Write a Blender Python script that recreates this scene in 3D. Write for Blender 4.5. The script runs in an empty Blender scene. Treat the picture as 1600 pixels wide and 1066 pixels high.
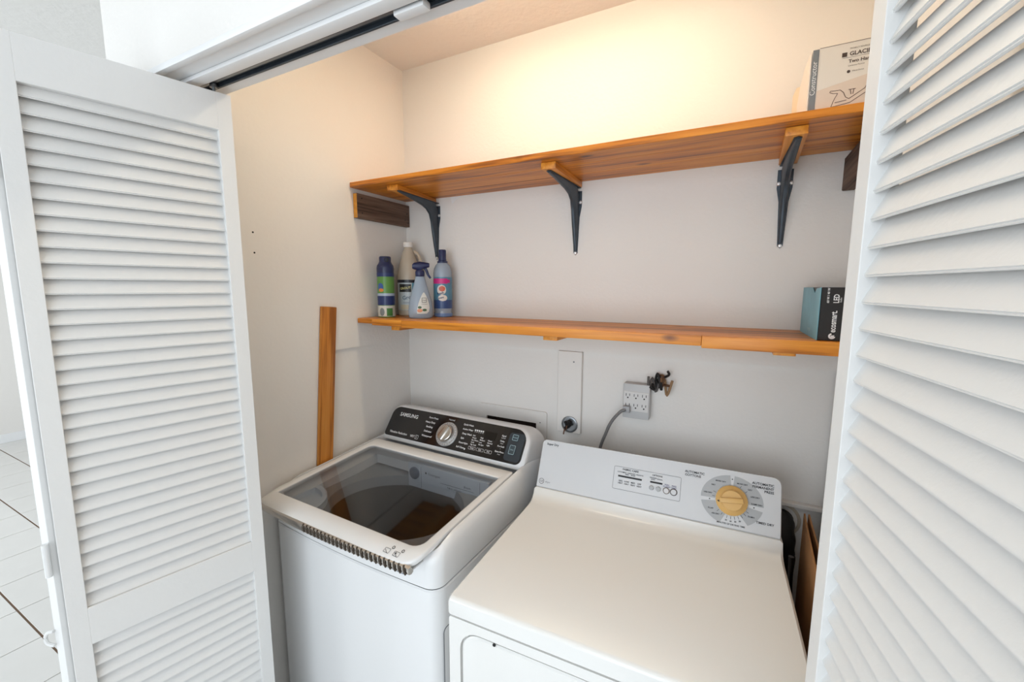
import bpy, bmesh, math, random
from mathutils import Vector, Matrix
random.seed(7)
scene = bpy.context.scene
COL = scene.collection
V = Vector

# ------------------------------------------------------------------ camera
F_PX, YAW, PITCH, ROLL = 659.16, 0.482, 0.1269, 0.0034
fw = V((-math.sin(YAW) * math.cos(PITCH), math.cos(YAW) * math.cos(PITCH), -math.sin(PITCH)))
r0 = V((math.cos(YAW), math.sin(YAW), 0))
u0 = r0.cross(fw)
cr = r0 * math.cos(ROLL) + u0 * math.sin(ROLL)
cu = -r0 * math.sin(ROLL) + u0 * math.cos(ROLL)
cam = bpy.data.cameras.new('camera')
cam.sensor_width = 36.0
cam.lens = F_PX / 1600 * 36.0
cam.clip_start = 0.02
camo = bpy.data.objects.new('camera', cam)
COL.objects.link(camo)
M = Matrix((cr, cu, -fw)).transposed().to_4x4()
M.translation = V((1.278, -1.4504, 1.5875))
camo.matrix_world = M
scene.camera = camo

# ------------------------------------------------------------------ world, daylight, exposure
w = bpy.data.worlds.new('world')
scene.world = w
w.use_nodes = True
w.node_tree.nodes['Background'].inputs[0].default_value = (0.80, 0.88, 1.0, 1)
w.node_tree.nodes['Background'].inputs[1].default_value = 0.6

def area(name, loc, rot, sx, sy, power, col):
    l = bpy.data.lights.new(name, 'AREA')
    l.shape = 'RECTANGLE'; l.size = sx; l.size_y = sy; l.energy = power; l.color = col
    o = bpy.data.objects.new(name, l); COL.objects.link(o)
    o.location = loc; o.rotation_euler = rot
    return o
# daylight through the window behind the photographer, plus an added fill further left
W1, W_FILL = 47.0, 80.0
area('window_daylight', (1.2, -3.36, 1.45), (math.radians(90), 0, 0), 2.6, 1.9, W1, (0.80, 0.90, 1.0))
area('window_daylight', (-3.0, -3.36, 1.45), (math.radians(90), 0, 0), 2.6, 1.9, W_FILL, (0.82, 0.91, 1.0))  # unseen source added to brighten floor and ceiling at the left
LAMP_POWER = 25.0        # radiance of the warm batten light on the closet ceiling
LAMP_COLOR = (1.0, 0.86, 0.63, 1)
scene.view_settings.view_transform = 'Standard'
scene.view_settings.look = 'None'
scene.view_settings.gamma = 1.0
scene.view_settings.use_curve_mapping = False
scene.view_settings.exposure = 0.0

# ------------------------------------------------------------------ helpers: materials
def lin(c):
    return tuple(((x / 255) / 12.92 if x / 255 <= 0.04045 else ((x / 255 + 0.055) / 1.055) ** 2.4) for x in c) + (1,)

def P(name, col, rough=0.5, metal=0.0, bump=0.0, bscale=60.0, coat=0.0, var=0.0, vscale=4.0, emit=0.0, spec=0.5):
    m = bpy.data.materials.new(name); m.use_nodes = True
    nt = m.node_tree; b = nt.nodes['Principled BSDF']
    c = lin(col)
    b.inputs['Base Color'].default_value = c
    b.inputs['Roughness'].default_value = rough
    b.inputs['Metallic'].default_value = metal
    b.inputs['Coat Weight'].default_value = coat
    b.inputs['Specular IOR Level'].default_value = spec
    if emit:
        b.inputs['Emission Color'].default_value = c
        b.inputs['Emission Strength'].default_value = emit
    if bump or var:
        tc = nt.nodes.new('ShaderNodeTexCoord')
    if bump:
        n = nt.nodes.new('ShaderNodeTexNoise'); n.inputs['Scale'].default_value = bscale; n.inputs['Detail'].default_value = 3
        bp = nt.nodes.new('ShaderNodeBump'); bp.inputs['Strength'].default_value = bump; bp.inputs['Distance'].default_value = 0.01
        nt.links.new(tc.outputs['Object'], n.inputs['Vector'])
        nt.links.new(n.outputs['Fac'], bp.inputs['Height']); nt.links.new(bp.outputs['Normal'], b.inputs['Normal'])
    if var:
        n2 = nt.nodes.new('ShaderNodeTexNoise'); n2.inputs['Scale'].default_value = vscale; n2.inputs['Detail'].default_value = 4
        nt.links.new(tc.outputs['Object'], n2.inputs['Vector'])
        rp = nt.nodes.new('ShaderNodeValToRGB')
        rp.color_ramp.elements[0].position = 0.3; rp.color_ramp.elements[1].position = 0.7
        rp.color_ramp.elements[0].color = tuple(x * (1 - var) for x in c[:3]) + (1,)
        rp.color_ramp.elements[1].color = tuple(min(1, x * (1 + var * 0.5)) for x in c[:3]) + (1,)
        nt.links.new(n2.outputs['Fac'], rp.inputs['Fac']); nt.links.new(rp.outputs['Color'], b.inputs['Base Color'])
    return m

def WOOD(name, dark, mid, light, axis=0, rough=0.38, knots=True, freq=26.0):
    m = bpy.data.materials.new(name); m.use_nodes = True
    nt = m.node_tree; L = nt.links; b = nt.nodes['Principled BSDF']
    tc = nt.nodes.new('ShaderNodeTexCoord')
    mp = nt.nodes.new('ShaderNodeMapping')
    s = [freq, freq, freq]; s[axis] = freq * 0.045
    mp.inputs['Scale'].default_value = s
    oi = nt.nodes.new('ShaderNodeObjectInfo')
    mul = nt.nodes.new('ShaderNodeMath'); mul.operation = 'MULTIPLY'; mul.inputs[1].default_value = 37.0
    L.new(oi.outputs['Random'], mul.inputs[0])
    add = nt.nodes.new('ShaderNodeVectorMath'); add.operation = 'ADD'
    L.new(tc.outputs['Object'], add.inputs[0]); L.new(mul.outputs[0], add.inputs[1])
    L.new(add.outputs[0], mp.inputs['Vector'])
    n = nt.nodes.new('ShaderNodeTexNoise'); n.inputs['Scale'].default_value = 1.0; n.inputs['Detail'].default_value = 5; n.inputs['Distortion'].default_value = 0.6
    L.new(mp.outputs[0], n.inputs['Vector'])
    n2 = nt.nodes.new('ShaderNodeTexNoise'); n2.inputs['Scale'].default_value = 4.5; n2.inputs['Detail'].default_value = 3
    L.new(mp.outputs[0], n2.inputs['Vector'])
    mix = nt.nodes.new('ShaderNodeMath'); mix.operation = 'MULTIPLY_ADD'; mix.inputs[1].default_value = 0.35
    L.new(n2.outputs['Fac'], mix.inputs[0]); 
    m2 = nt.nodes.new('ShaderNodeMath'); m2.operation = 'MULTIPLY'; m2.inputs[1].default_value = 0.65
    L.new(n.outputs['Fac'], m2.inputs[0]); L.new(m2.outputs[0], mix.inputs[2])
    rp = nt.nodes.new('ShaderNodeValToRGB')
    e = rp.color_ramp.elements
    e[0].position = 0.39; e[0].color = lin(dark); e[1].position = 0.61; e[1].color = lin(light)
    k = e.new(0.48); k.color = lin(mid)
    L.new(mix.outputs[0], rp.inputs['Fac'])
    out = rp.outputs['Color']
    if knots:
        vo = nt.nodes.new('ShaderNodeTexVoronoi'); vo.inputs['Scale'].default_value = 1.0
        mp2 = nt.nodes.new('ShaderNodeMapping'); s2 = [9.0] * 3; s2[axis] = 4.0; mp2.inputs['Scale'].default_value = s2
        L.new(add.outputs[0], mp2.inputs['Vector']); L.new(mp2.outputs[0], vo.inputs['Vector'])
        kr = nt.nodes.new('ShaderNodeValToRGB')
        kr.color_ramp.elements[0].position = 0.03; kr.color_ramp.elements[0].color = (1, 1, 1, 1)
        kr.color_ramp.elements[1].position = 0.11; kr.color_ramp.elements[1].color = (0, 0, 0, 1)
        L.new(vo.outputs['Distance'], kr.inputs['Fac'])
        mc = nt.nodes.new('ShaderNodeMix'); mc.data_type = 'RGBA'
        L.new(kr.outputs['Color'], mc.inputs['Factor'])
        L.new(out, mc.inputs['A']); mc.inputs['B'].default_value = tuple(x * 0.45 for x in lin(dark)[:3]) + (1,)
        out = mc.outputs['Result']
    L.new(out, b.inputs['Base Color'])
    b.inputs['Roughness'].default_value = rough
    bp = nt.nodes.new('ShaderNodeBump'); bp.inputs['Strength'].default_value = 0.12; bp.inputs['Distance'].default_value = 0.004
    L.new(mix.outputs[0], bp.inputs['Height']); L.new(bp.outputs['Normal'], b.inputs['Normal'])
    return m

def GLASS(name, tint, gloss=0.10, rough=0.03):
    m = bpy.data.materials.new(name); m.use_nodes = True
    nt = m.node_tree; nt.nodes.remove(nt.nodes['Principled BSDF'])
    tr = nt.nodes.new('ShaderNodeBsdfTransparent'); tr.inputs['Color'].default_value = tuple(tint) + (1,)
    gl = nt.nodes.new('ShaderNodeBsdfGlossy'); gl.inputs['Roughness'].default_value = rough; gl.inputs['Color'].default_value = (1, 1, 1, 1)
    fr = nt.nodes.new('ShaderNodeLayerWeight'); fr.inputs['Blend'].default_value = 0.5
    pw = nt.nodes.new('ShaderNodeMath'); pw.operation = 'POWER'; pw.inputs[1].default_value = 5.0
    nt.links.new(fr.outputs['Facing'], pw.inputs[0])
    ad = nt.nodes.new('ShaderNodeMath'); ad.operation = 'MULTIPLY_ADD'; ad.inputs[1].default_value = 0.95; ad.inputs[2].default_value = 0.04 + gloss; ad.use_clamp = True
    mx = nt.nodes.new('ShaderNodeMixShader')
    nt.links.new(pw.outputs[0], ad.inputs[0]); nt.links.new(ad.outputs[0], mx.inputs[0])
    nt.links.new(tr.outputs[0], mx.inputs[1]); nt.links.new(gl.outputs[0], mx.inputs[2])
    nt.links.new(mx.outputs[0], nt.nodes['Material Output'].inputs['Surface'])
    return m

def PLASTIC_CLEAR(name, col, clear=0.45, rough=0.25):
    m = P(name, col, rough)
    nt = m.node_tree; b = nt.nodes['Principled BSDF']
    tr = nt.nodes.new('ShaderNodeBsdfTransparent'); tr.inputs['Color'].default_value = lin(col)
    mx = nt.nodes.new('ShaderNodeMixShader'); mx.inputs[0].default_value = clear
    nt.links.new(b.outputs[0], mx.inputs[1]); nt.links.new(tr.outputs[0], mx.inputs[2])
    nt.links.new(mx.outputs[0], nt.nodes['Material Output'].inputs['Surface'])
    return m

m_wall = P('wall_paint', (235, 231, 226), 0.55, bump=0.10, bscale=90)
m_wall_low = P('wall_paint_lower', (226, 226, 226), 0.5, bump=0.10, bscale=40, var=0.05, vscale=5)
m_ceil = P('ceiling_texture', (236, 234, 230), 0.8, bump=0.22, bscale=45)
m_door = P('door_paint', (229, 228, 226), 0.42, bump=0.04, bscale=120)
m_trim = P('trim_paint', (238, 238, 238), 0.35)
m_tile = P('tile_white', (226, 224, 220), 0.22, var=0.05, vscale=3, bump=0.03, bscale=20)
m_grout = P('grout_brown', (122, 98, 80), 0.9)
m_app = P('appliance_white', (236, 236, 236), 0.22, coat=0.3)
m_app2 = P('dryer_white', (234, 232, 228), 0.26, coat=0.25, bump=0.02, bscale=400)
m_con = P('console_white', (214, 215, 217), 0.32)
m_chrome = P('chrome', (215, 212, 208), 0.16, 1.0)
m_steel_d = P('bracket_steel', (72, 80, 88), 0.42, 0.6, var=0.15, vscale=30)
m_galv = P('galvanised', (150, 154, 158), 0.35, 0.9)
m_black = P('gloss_black', (24, 23, 25), 0.14, coat=0.4)
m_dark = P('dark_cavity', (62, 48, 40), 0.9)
m_blk = P('matt_black', (20, 20, 21), 0.6)
m_ink = P('ink_black', (40, 40, 44), 0.6)
m_inkg = P('ink_grey', (120, 122, 126), 0.6)
m_inkw = P('ink_white', (232, 232, 232), 0.5)
m_inkp = P('ink_violet', (80, 70, 120), 0.6)
m_grayprint = P('print_grey', (176, 178, 180), 0.4)
m_tan = P('yellowed_plastic', (222, 178, 108), 0.4)
m_screw = P('screw_zinc', (225, 225, 225), 0.3, 0.6)
m_shelf = WOOD('pine_varnished', (144, 78, 22), (208, 126, 32), (228, 150, 52), 0)
m_shelf_y = WOOD('pine_batten', (164, 92, 26), (216, 136, 40), (234, 160, 62), 1, knots=False)
m_stick = WOOD('pine_stick', (150, 88, 28), (196, 124, 46), (212, 146, 66), 2, knots=False)
m_old = WOOD('weathered_board', (62, 46, 36), (98, 76, 62), (124, 100, 84), 1, rough=0.8, knots=False)
m_end = P('board_end_grain', (214, 146, 52), 0.6, var=0.2, vscale=60)
m_card = P('cardboard', (156, 110, 66), 0.85, var=0.08, vscale=14)
m_glass = GLASS('lid_glass', (0.80, 0.81, 0.82), 0.0)
m_steel = P('drum_steel', (120, 118, 116), 0.42, 0.7)
m_tub = P('tub_plastic', (150, 154, 158), 0.4)
m_drawer = P('drawer_plastic', (214, 222, 232), 0.35)
m_cord = P('cord_grey', (120, 118, 118), 0.5)
m_navy = P('navy_plastic', (34, 44, 84), 0.35)
m_lamp_base = P('lamp_porcelain', (236, 234, 228), 0.3)

# ------------------------------------------------------------------ helpers: geometry
def newobj(name, bm, mat, parent=None, smooth=35, loc=None, rotz=None):
    bmesh.ops.recalc_face_normals(bm, faces=bm.faces[:])
    me = bpy.data.meshes.new(name); bm.to_mesh(me); bm.free()
    for mm in (mat if isinstance(mat, (list, tuple)) else [mat]): me.materials.append(mm)
    if smooth:
        for p in me.polygons: p.use_smooth = True
        me.set_sharp_from_angle(angle=math.radians(smooth))
    return link(name, me, parent, loc, rotz)

def link(name, me, parent=None, loc=None, rotz=None):
    o = bpy.data.objects.new(name, me); COL.objects.link(o)
    if parent: o.parent = parent
    if loc is not None: o.location = loc
    if rotz is not None: o.rotation_euler = (0, 0, rotz)
    return o

def tag(o, label, cat=None, group=None, kind=None):
    o['label'] = label
    if cat: o['category'] = cat
    if group: o['group'] = group
    if kind: o['kind'] = kind
    return o

def thing(name, label, cat, loc=(0, 0, 0), rotz=0, group=None, kind=None):
    o = bpy.data.objects.new(name, None); COL.objects.link(o)
    o.empty_display_size = 0.05
    o.location = loc; o.rotation_euler = (0, 0, rotz)
    return tag(o, label, cat, group, kind)

def B(): return bmesh.new()

def box(bm, x0, x1, y0, y1, z0, z1, bev=0.0, seg=2, m=None):
    t = bmesh.new()
    bmesh.ops.create_cube(t, size=1)
    for v in t.verts:
        v.co = V((x0 + (v.co.x + .5) * (x1 - x0), y0 + (v.co.y + .5) * (y1 - y0), z0 + (v.co.z + .5) * (z1 - z0)))
    if bev: bmesh.ops.bevel(t, geom=t.edges[:], offset=bev, segments=seg, affect='EDGES', profile=0.6)
    return merge(bm, t, m)

def merge(bm, t, m=None):
    if m is not None: bmesh.ops.transform(t, matrix=m, verts=t.verts[:])
    me = bpy.data.meshes.new('tmp'); t.to_mesh(me); t.free()
    bm.from_mesh(me); bpy.data.meshes.remove(me)
    return bm

def rrect(x0, x1, y0, y1, r, n=5, rs=None):
    rs = rs or (r, r, r, r)     # corners: (x1,y1), (x0,y1), (x0,y0), (x1,y0)
    pts = []
    for (cx, cy, a0, rr) in ((x1, y1, 0, rs[0]), (x0, y1, 90, rs[1]), (x0, y0, 180, rs[2]), (x1, y0, 270, rs[3])):
        sx = -1 if cx == x1 else 1; sy = -1 if cy == y1 else 1
        for i in range(n + 1):
            a = math.radians(a0 + 90 * i / n)
            pts.append((cx + sx * rr + rr * math.cos(a), cy + sy * rr + rr * math.sin(a)))
    return pts

def loft(bm, rings, cap0=True, cap1=True, closed=True):
    vs = [[bm.verts.new(p) for p in r] for r in rings]
    n = len(vs[0])
    for a, b in zip(vs, vs[1:]):
        for i in range(n if closed else n - 1):
            j = (i + 1) % n
            bm.faces.new((a[i], a[j], b[j], b[i]))
    if cap0: bm.faces.new(vs[0][::-1])
    if cap1: bm.faces.new(vs[-1])
    return vs

def ringplate(bm, outer, inner, f0, f1):
    """flat frame between two outlines, f0/f1 map (x,y) to the two faces"""
    o0 = [bm.verts.new(f0(*p)) for p in outer]; o1 = [bm.verts.new(f1(*p)) for p in outer]
    i0 = [bm.verts.new(f0(*p)) for p in inner]; i1 = [bm.verts.new(f1(*p)) for p in inner]
    n = len(outer)
    for i in range(n):
        j = (i + 1) % n
        bm.faces.new((o0[i], o0[j], o1[j], o1[i])); bm.faces.new((i0[i], i1[i], i1[j], i0[j]))
        bm.faces.new((o1[i], o1[j], i1[j], i1[i])); bm.faces.new((o0[i], i0[i], i0[j], o0[j]))

def prism(bm, pts, f0, f1):
    loft(bm, [[f0(*p) for p in pts], [f1(*p) for p in pts]])
    return bm

def lathe(bm, prof, n=28, sx=1.0, sy=1.0, m=None, cap=True):
    t = bmesh.new()
    rings = [[V((r * sx * math.cos(2 * math.pi * i / n), r * sy * math.sin(2 * math.pi * i / n), z)) for i in range(n)] for r, z in prof]
    loft(t, rings, cap, cap)
    return merge(bm, t, m)

def tube(bm, path, r, n=10, cap=True):
    path = [V(p) for p in path]
    rings = []
    up = V((0, 0, 1))
    for i, p in enumerate(path):
        d = (path[min(i + 1, len(path) - 1)] - path[max(i - 1, 0)]).normalized()
        a = d.cross(up)
        if a.length < 0.05: a = d.cross(V((1, 0, 0)))
        a.normalize(); b = d.cross(a).normalized()
        rr = r(i / (len(path) - 1)) if callable(r) else r
        rings.append([p + a * rr * math.cos(2 * math.pi * k / n) + b * rr * math.sin(2 * math.pi * k / n) for k in range(n)])
    loft(bm, rings, cap, cap)
    return bm

def spline(pts, n=8):
    pts = [V(p) for p in pts]; out = []
    q = [pts[0]] + pts + [pts[-1]]
    for i in range(1, len(q) - 2):
        for k in range(n):
            t = k / n
            a, b, c, d = q[i - 1], q[i], q[i + 1], q[i + 2]
            out.append(0.5 * ((2 * b) + (c - a) * t + (2 * a - 5 * b + 4 * c - d) * t * t + (3 * b - a - 3 * c + d) * t ** 3))
    out.append(pts[-1])
    return out

_tcache = {}
def textmesh(s, bold=False):
    if (s, bold) in _tcache: return _tcache[(s, bold)]
    c = bpy.data.curves.new('t', 'FONT'); c.body = s; c.size = 1.0; c.resolution_u = 2
    if bold: c.offset = 0.022
    o = bpy.data.objects.new('t', c); COL.objects.link(o)
    me = bpy.data.meshes.new_from_object(o)
    vs = [v.co.copy() for v in me.vertices]; fs = [tuple(p.vertices) for p in me.polygons]
    bpy.data.objects.remove(o); bpy.data.curves.remove(c); bpy.data.meshes.remove(me)
    _tcache[(s, bold)] = (vs, fs)
    return vs, fs

class Decal:
    """thin print on a surface; fn(u, v, lift) gives the point"""
    def __init__(self, fn): self.fn = fn; self.bm = B()
    def _add(self, vs, fs, lift=0.0006):
        bv = [self.bm.verts.new(self.fn(x, y, lift)) for x, y in vs]
        for f in fs:
            try: self.bm.faces.new([bv[i] for i in f])
            except ValueError: pass
    def text(self, s, x, y, size, align='l', rot=0.0, bold=False, sx=1.0, lift=0.0006):
        vs, fs = textmesh(s, bold)
        wd = max((v.x for v in vs), default=0) * sx
        off = {'l': 0, 'c': -wd / 2, 'r': -wd}[align]
        ca, sa = math.cos(rot), math.sin(rot)
        pts = []
        for v in vs:
            a, b = (v.x * sx + off) * size, v.y * size
            pts.append((x + a * ca - b * sa, y + a * sa + b * ca))
        self._add(pts, fs, lift)
    def rect(self, x0, x1, y0, y1, lift=0.0006, nx=1):
        pts = [(x0 + (x1 - x0) * i / nx, y) for y in (y0, y1) for i in range(nx + 1)]
        self._add(pts, [(i, i + 1, nx + 2 + i, nx + 1 + i) for i in range(nx)], lift)
    def frame(self, x0, x1, y0, y1, t, r=0.004, lift=0.0006):
        o = rrect(x0, x1, y0, y1, r, 4); i_ = rrect(x0 + t, x1 - t, y0 + t, y1 - t, max(r - t, 0.0003), 4)
        n = len(o)
        self._add(o + i_, [(k, (k + 1) % n, n + (k + 1) % n, n + k) for k in range(n)], lift)
    def poly(self, pts, lift=0.0006): self._add(pts, [tuple(range(len(pts)))], lift)
    def disc(self, x, y, rx, ry=None, n=16, lift=0.0006):
        ry = ry or rx
        self.poly([(x + rx * math.cos(2 * math.pi * i / n), y + ry * math.sin(2 * math.pi * i / n)) for i in range(n)], lift)
    def blob(self, x, y, rx, ry, lift=0.0008, rows=9):
        self.strip([(x - rx * math.sqrt(max(0, 1 - t * t)), x + rx * math.sqrt(max(0, 1 - t * t)), y + ry * t) for t in [-1 + 2 * k / rows for k in range(rows + 1)]], lift)
    def strip(self, rows, lift=0.0008, nx=6):
        pts = [(a + (b - a) * i / nx, v) for a, b, v in rows for i in range(nx + 1)]
        self._add(pts, [(r * (nx + 1) + i, r * (nx + 1) + i + 1, (r + 1) * (nx + 1) + i + 1, (r + 1) * (nx + 1) + i) for r in range(len(rows) - 1) for i in range(nx)], lift)
    def sector(self, cx, cy, r0, r1, a0, a1, ey=1.0, n=10, lift=0.0006):
        pts = []
        for rr in (r0, r1):
            for i in range(n + 1):
                a = math.radians(a0 + (a1 - a0) * i / n)
                k = ey if rr == r1 else 1.0
                pts.append((cx + rr * math.cos(a), cy + rr * k * math.sin(a)))
        self._add(pts, [(i, i + 1, n + 2 + i, n + 1 + i) for i in range(n)], lift)
    def line(self, x0, y0, x1, y1, t, lift=0.0006):
        d = V((x1 - x0, y1 - y0)).normalized(); p = V((-d.y, d.x)) * t / 2
        self.poly([(x0 + p.x, y0 + p.y), (x1 + p.x, y1 + p.y), (x1 - p.x, y1 - p.y), (x0 - p.x, y0 - p.y)], lift)
    def done(self, name, mat, parent, many=False):
        o = newobj(name, self.bm, mat, parent, smooth=0)
        if many: o['kind'] = 'stuff'
        return o

# ------------------------------------------------------------------ the setting
ZC, XR = 2.475, 1.545
SPLIT = 1.357          # the upper wallboard stands proud of the lower one
HX0, HX1, HZ0, HZ1 = 0.398, 0.624, 0.965, 1.061      # recess of the washer outlet box
bm = B()
box(bm, -0.107, XR + 0.12, 0.0, 0.11, SPLIT, ZC)
for a in ((-0.107, HX0, 0, SPLIT), (HX1, XR + 0.12, 0, SPLIT), (HX0, HX1, 0, HZ0), (HX0, HX1, HZ1, SPLIT)):
    box(bm, a[0], a[1], 0.012, 0.11, a[2], a[3])
wbk = tag(newobj('wall_back', bm, m_wall, smooth=0), 'off-white back wall of the laundry closet behind both shelves', kind='structure')
bm = B(); prism(bm, [(0.236, 1.9485), (0.292, 1.9485), (0.262, 1.936), (0.246, 1.921)], lambda x, z: V((x, -0.0003, z)), lambda x, z: V((x, -0.0022, z)))
newobj('paint_flake', bm, m_trim, wbk, smooth=0)
bm = B()
box(bm, -0.107, 0.0, -0.797, 0.0, SPLIT, ZC)
box(bm, -0.107, -0.012, -0.46, 0.012, 0, SPLIT)
box(bm, -0.107, 0.0, -0.797, -0.46, 0, SPLIT)
wl = tag(newobj('wall_left', bm, m_wall, smooth=0), 'off-white left side wall of the laundry closet', kind='structure')
for y, z in ((-0.6706, 1.7469), (-0.6702, 1.6872)):
    bm = B(); lathe(bm, [(0.0028, 0), (0.0028, 0.0006)], 10, m=Matrix.Translation((0, y, z)) @ Matrix.Rotation(math.pi / 2, 4, 'Y'))
    newobj('nail_hole', bm, m_blk, wl, smooth=0)
bm = B(); box(bm, XR, XR + 0.12, -0.797, 0.0, 0, ZC)
tag(newobj('wall_right', bm, m_wall, smooth=0), 'off-white right side wall of the closet', kind='structure')
# front wall: header over the doors and the two returns
bm = B()
box(bm, -0.107, 2.6, -0.932, -0.797, 2.062, ZC)
box(bm, -0.107, 0.0, -0.932, -0.797, 0, 2.062)
box(bm, XR, 2.6, -0.932, -0.797, 0, 2.062)
tag(newobj('wall_front', bm, m_wall, smooth=0), 'white wall above and beside the folding closet doors', kind='structure')
bm = B(); box(bm, -5.35, 2.75, -3.6, 0.85, ZC, ZC + 0.1)
tag(newobj('ceiling', bm, m_ceil, smooth=0), 'textured white ceiling', kind='structure')
bm = B(); box(bm, -5.35, -5.2, -3.6, 0.85, 0, ZC)
tag(newobj('wall_far', bm, m_wall, smooth=0), 'white wall at the far left end of the room', kind='structure')
bm = B(); box(bm, -5.2, -0.107, 0.70, 0.85, 0, ZC)
tag(newobj('wall_beyond', bm, m_wall, smooth=0), 'white wall of the room left of the closet', kind='structure')
bm = B(); box(bm, 2.6, 2.75, -3.6, -0.797, 0, ZC)
tag(newobj('wall_side', bm, m_wall, smooth=0), 'white wall at the right end of the room', kind='structure')
bm = B(); box(bm, -5.2, 2.6, -3.6, -3.42, 0, ZC)
tag(newobj('wall_rear', bm, m_wall, smooth=0), 'white wall behind the photographer', kind='structure')
bm = B(); box(bm, -5.2, -5.185, -3.42, 0.70, 0.0, 0.09, 0.003)
tag(newobj('baseboard_far', bm, m_trim, smooth=0), 'white baseboard along the far wall', kind='structure')
for k, cx in enumerate((1.2, -3.0)):  # second frame is added, unseen, around the left fill light
    bm = B()
    ringplate(bm, rrect(cx - 1.42, cx + 1.42, .38, 2.45, 0.01, 1), rrect(cx - 1.30, cx + 1.30, .5, 2.40, 0.005, 1), lambda x, z: V((x, -3.42, z)), lambda x, z: V((x, -3.37, z)))
    tag(newobj('window_%d' % (k + 1), bm, m_trim, smooth=0), ('white frame of the window behind the photographer', 'white frame of the window at the left end of the rear wall')[k], kind='structure')
# floor with single tiles
bm = B(); box(bm, -5.35, 2.75, -3.6, 0.85, -0.1, -0.004)
fl = tag(newobj('floor', bm, m_grout, smooth=0), 'white square tiled floor with brown grout lines', kind='structure')
TX, TY = 0.3275, 0.316
bm = B(); box(bm, 0.0022, TX - 0.0022, 0.004, TY - 0.004, -0.004, 0.0, 0.0009, 1)
t0 = newobj('tile', bm, m_tile, fl, smooth=0)
first = True
for i in range(22):
    for j in range(13):
        x, y = -1.0946 - 13 * TX + i * TX, -0.901 - 8 * TY + j * TY
        if first: o = t0; first = False
        else:
            o = t0.copy(); COL.objects.link(o); o.parent = fl
        o.location = (x, y, 0)

# door casing, head jamb and stop at the top of the opening
bm = B(); box(bm, -0.107, 2.0, -0.9365, -0.9215, 2.050, 2.0640, 0.003)
tag(newobj('trim_1', bm, m_trim), 'white casing strip along the top of the closet opening', kind='structure')
bm = B(); box(bm, 0.0, XR, -0.9213, -0.8595, 2.056, 2.0618)
tag(newobj('trim_2', bm, m_trim, smooth=0), 'white outer head board under the closet header', kind='structure')
bm = B(); box(bm, 0.0, XR, -0.8265, -0.797, 2.056, 2.0618)
tag(newobj('trim_5', bm, m_trim, smooth=0), 'white inner head board between door track and closet', kind='structure')
bm = B(); box(bm, 0.0, XR, -0.888, -0.860, 2.046, 2.056, 0.004)
tag(newobj('trim_3', bm, m_trim), 'rounded white stop strip beside the folding door track', kind='structure')
bm = B(); box(bm, 1.38, XR, -0.010, 0.012, 0.938, 0.950, 0.002)
tag(newobj('trim_4', bm, m_wall, smooth=0), 'short white ledge on the back wall right of the dryer', kind='structure')
tr = thing('door_track', 'grey steel track of the folding doors under the header', 'track', (0, 0, 0))
bm = B()
box(bm, 0.002, 1.543, -0.859, -0.827, 2.0600, 2.0616)
newobj('channel', bm, m_steel_d, tr, smooth=0)
for y0, y1 in ((-0.859, -0.8535), (-0.8325, -0.827)):
    bm = B(); box(bm, 0.002, 1.543, y0, y1, 2.0515, 2.0600, 0.0008, 1)
    newobj('channel_lip', bm, m_steel_d, tr, smooth=0)
bm = B(); box(bm, 0.002, 1.543, -0.8465, -0.8405, 2.0572, 2.0600)
newobj('channel_rib', bm, m_galv, tr, smooth=0)
bm = B(); box(bm, 0.735, 0.80, -0.853, -0.833, 2.044, 2.0570, 0.003)
newobj('slider_block', bm, m_trim, tr)

# ------------------------------------------------------------------ folding louvre doors
PW, PT, PZ0, PZ1 = 0.370, 0.028, 0.016, 2.036
bm = B()
st = 0.0305
box(bm, 0, st, 0, PT, PZ0, PZ1, 0.0012); box(bm, PW - st, PW, 0, PT, PZ0, PZ1, 0.0012)
for z0, z1 in ((PZ0, 0.205), (0.829, 0.9135), (1.952, PZ1)):
    box(bm, st - 0.001, PW - st + 0.001, 0.0, PT, z0, z1, 0.0012, 1)
bmesh.ops.recalc_face_normals(bm, faces=bm.faces[:])
panel_me = bpy.data.meshes.new('door_panel'); bm.to_mesh(panel_me); bm.free(); panel_me.materials.append(m_door)
bm = B()
D, H, T = 0.0165, 0.0342, 0.0050
d = V((0, D, H)).normalized(); nn = V((0, -d.z, d.y))
prof = [V((0, 0.0045, 0)), V((0, 0.0045 + D, H)), V((0, 0.0045 + D, H)) - nn * T, V((0, 0.0045, 0)) - nn * T]
e1 = V((0, 0, 0))
loft(bm, [[p + V((st - 0.002, 0, 0)) for p in prof], [p + V((PW - st + 0.002, 0, 0)) for p in prof]])
bmesh.ops.bevel(bm, geom=[e for e in bm.edges if abs(e.verts[0].co.x - e.verts[1].co.x) > 0.1], offset=0.0016, segments=2, affect='EDGES')
bmesh.ops.recalc_face_normals(bm, faces=bm.faces[:])
slat_me = bpy.data.meshes.new('slat'); bm.to_mesh(slat_me); bm.free(); slat_me.materials.append(m_door)
for p in slat_me.polygons: p.use_smooth = True
slat_me.set_sharp_from_angle(angle=math.radians(50))
SLZ = [0.9135 + 0.0299 * k for k in range(35)] + [0.205 + 0.0299 * k for k in range(21)]

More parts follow.
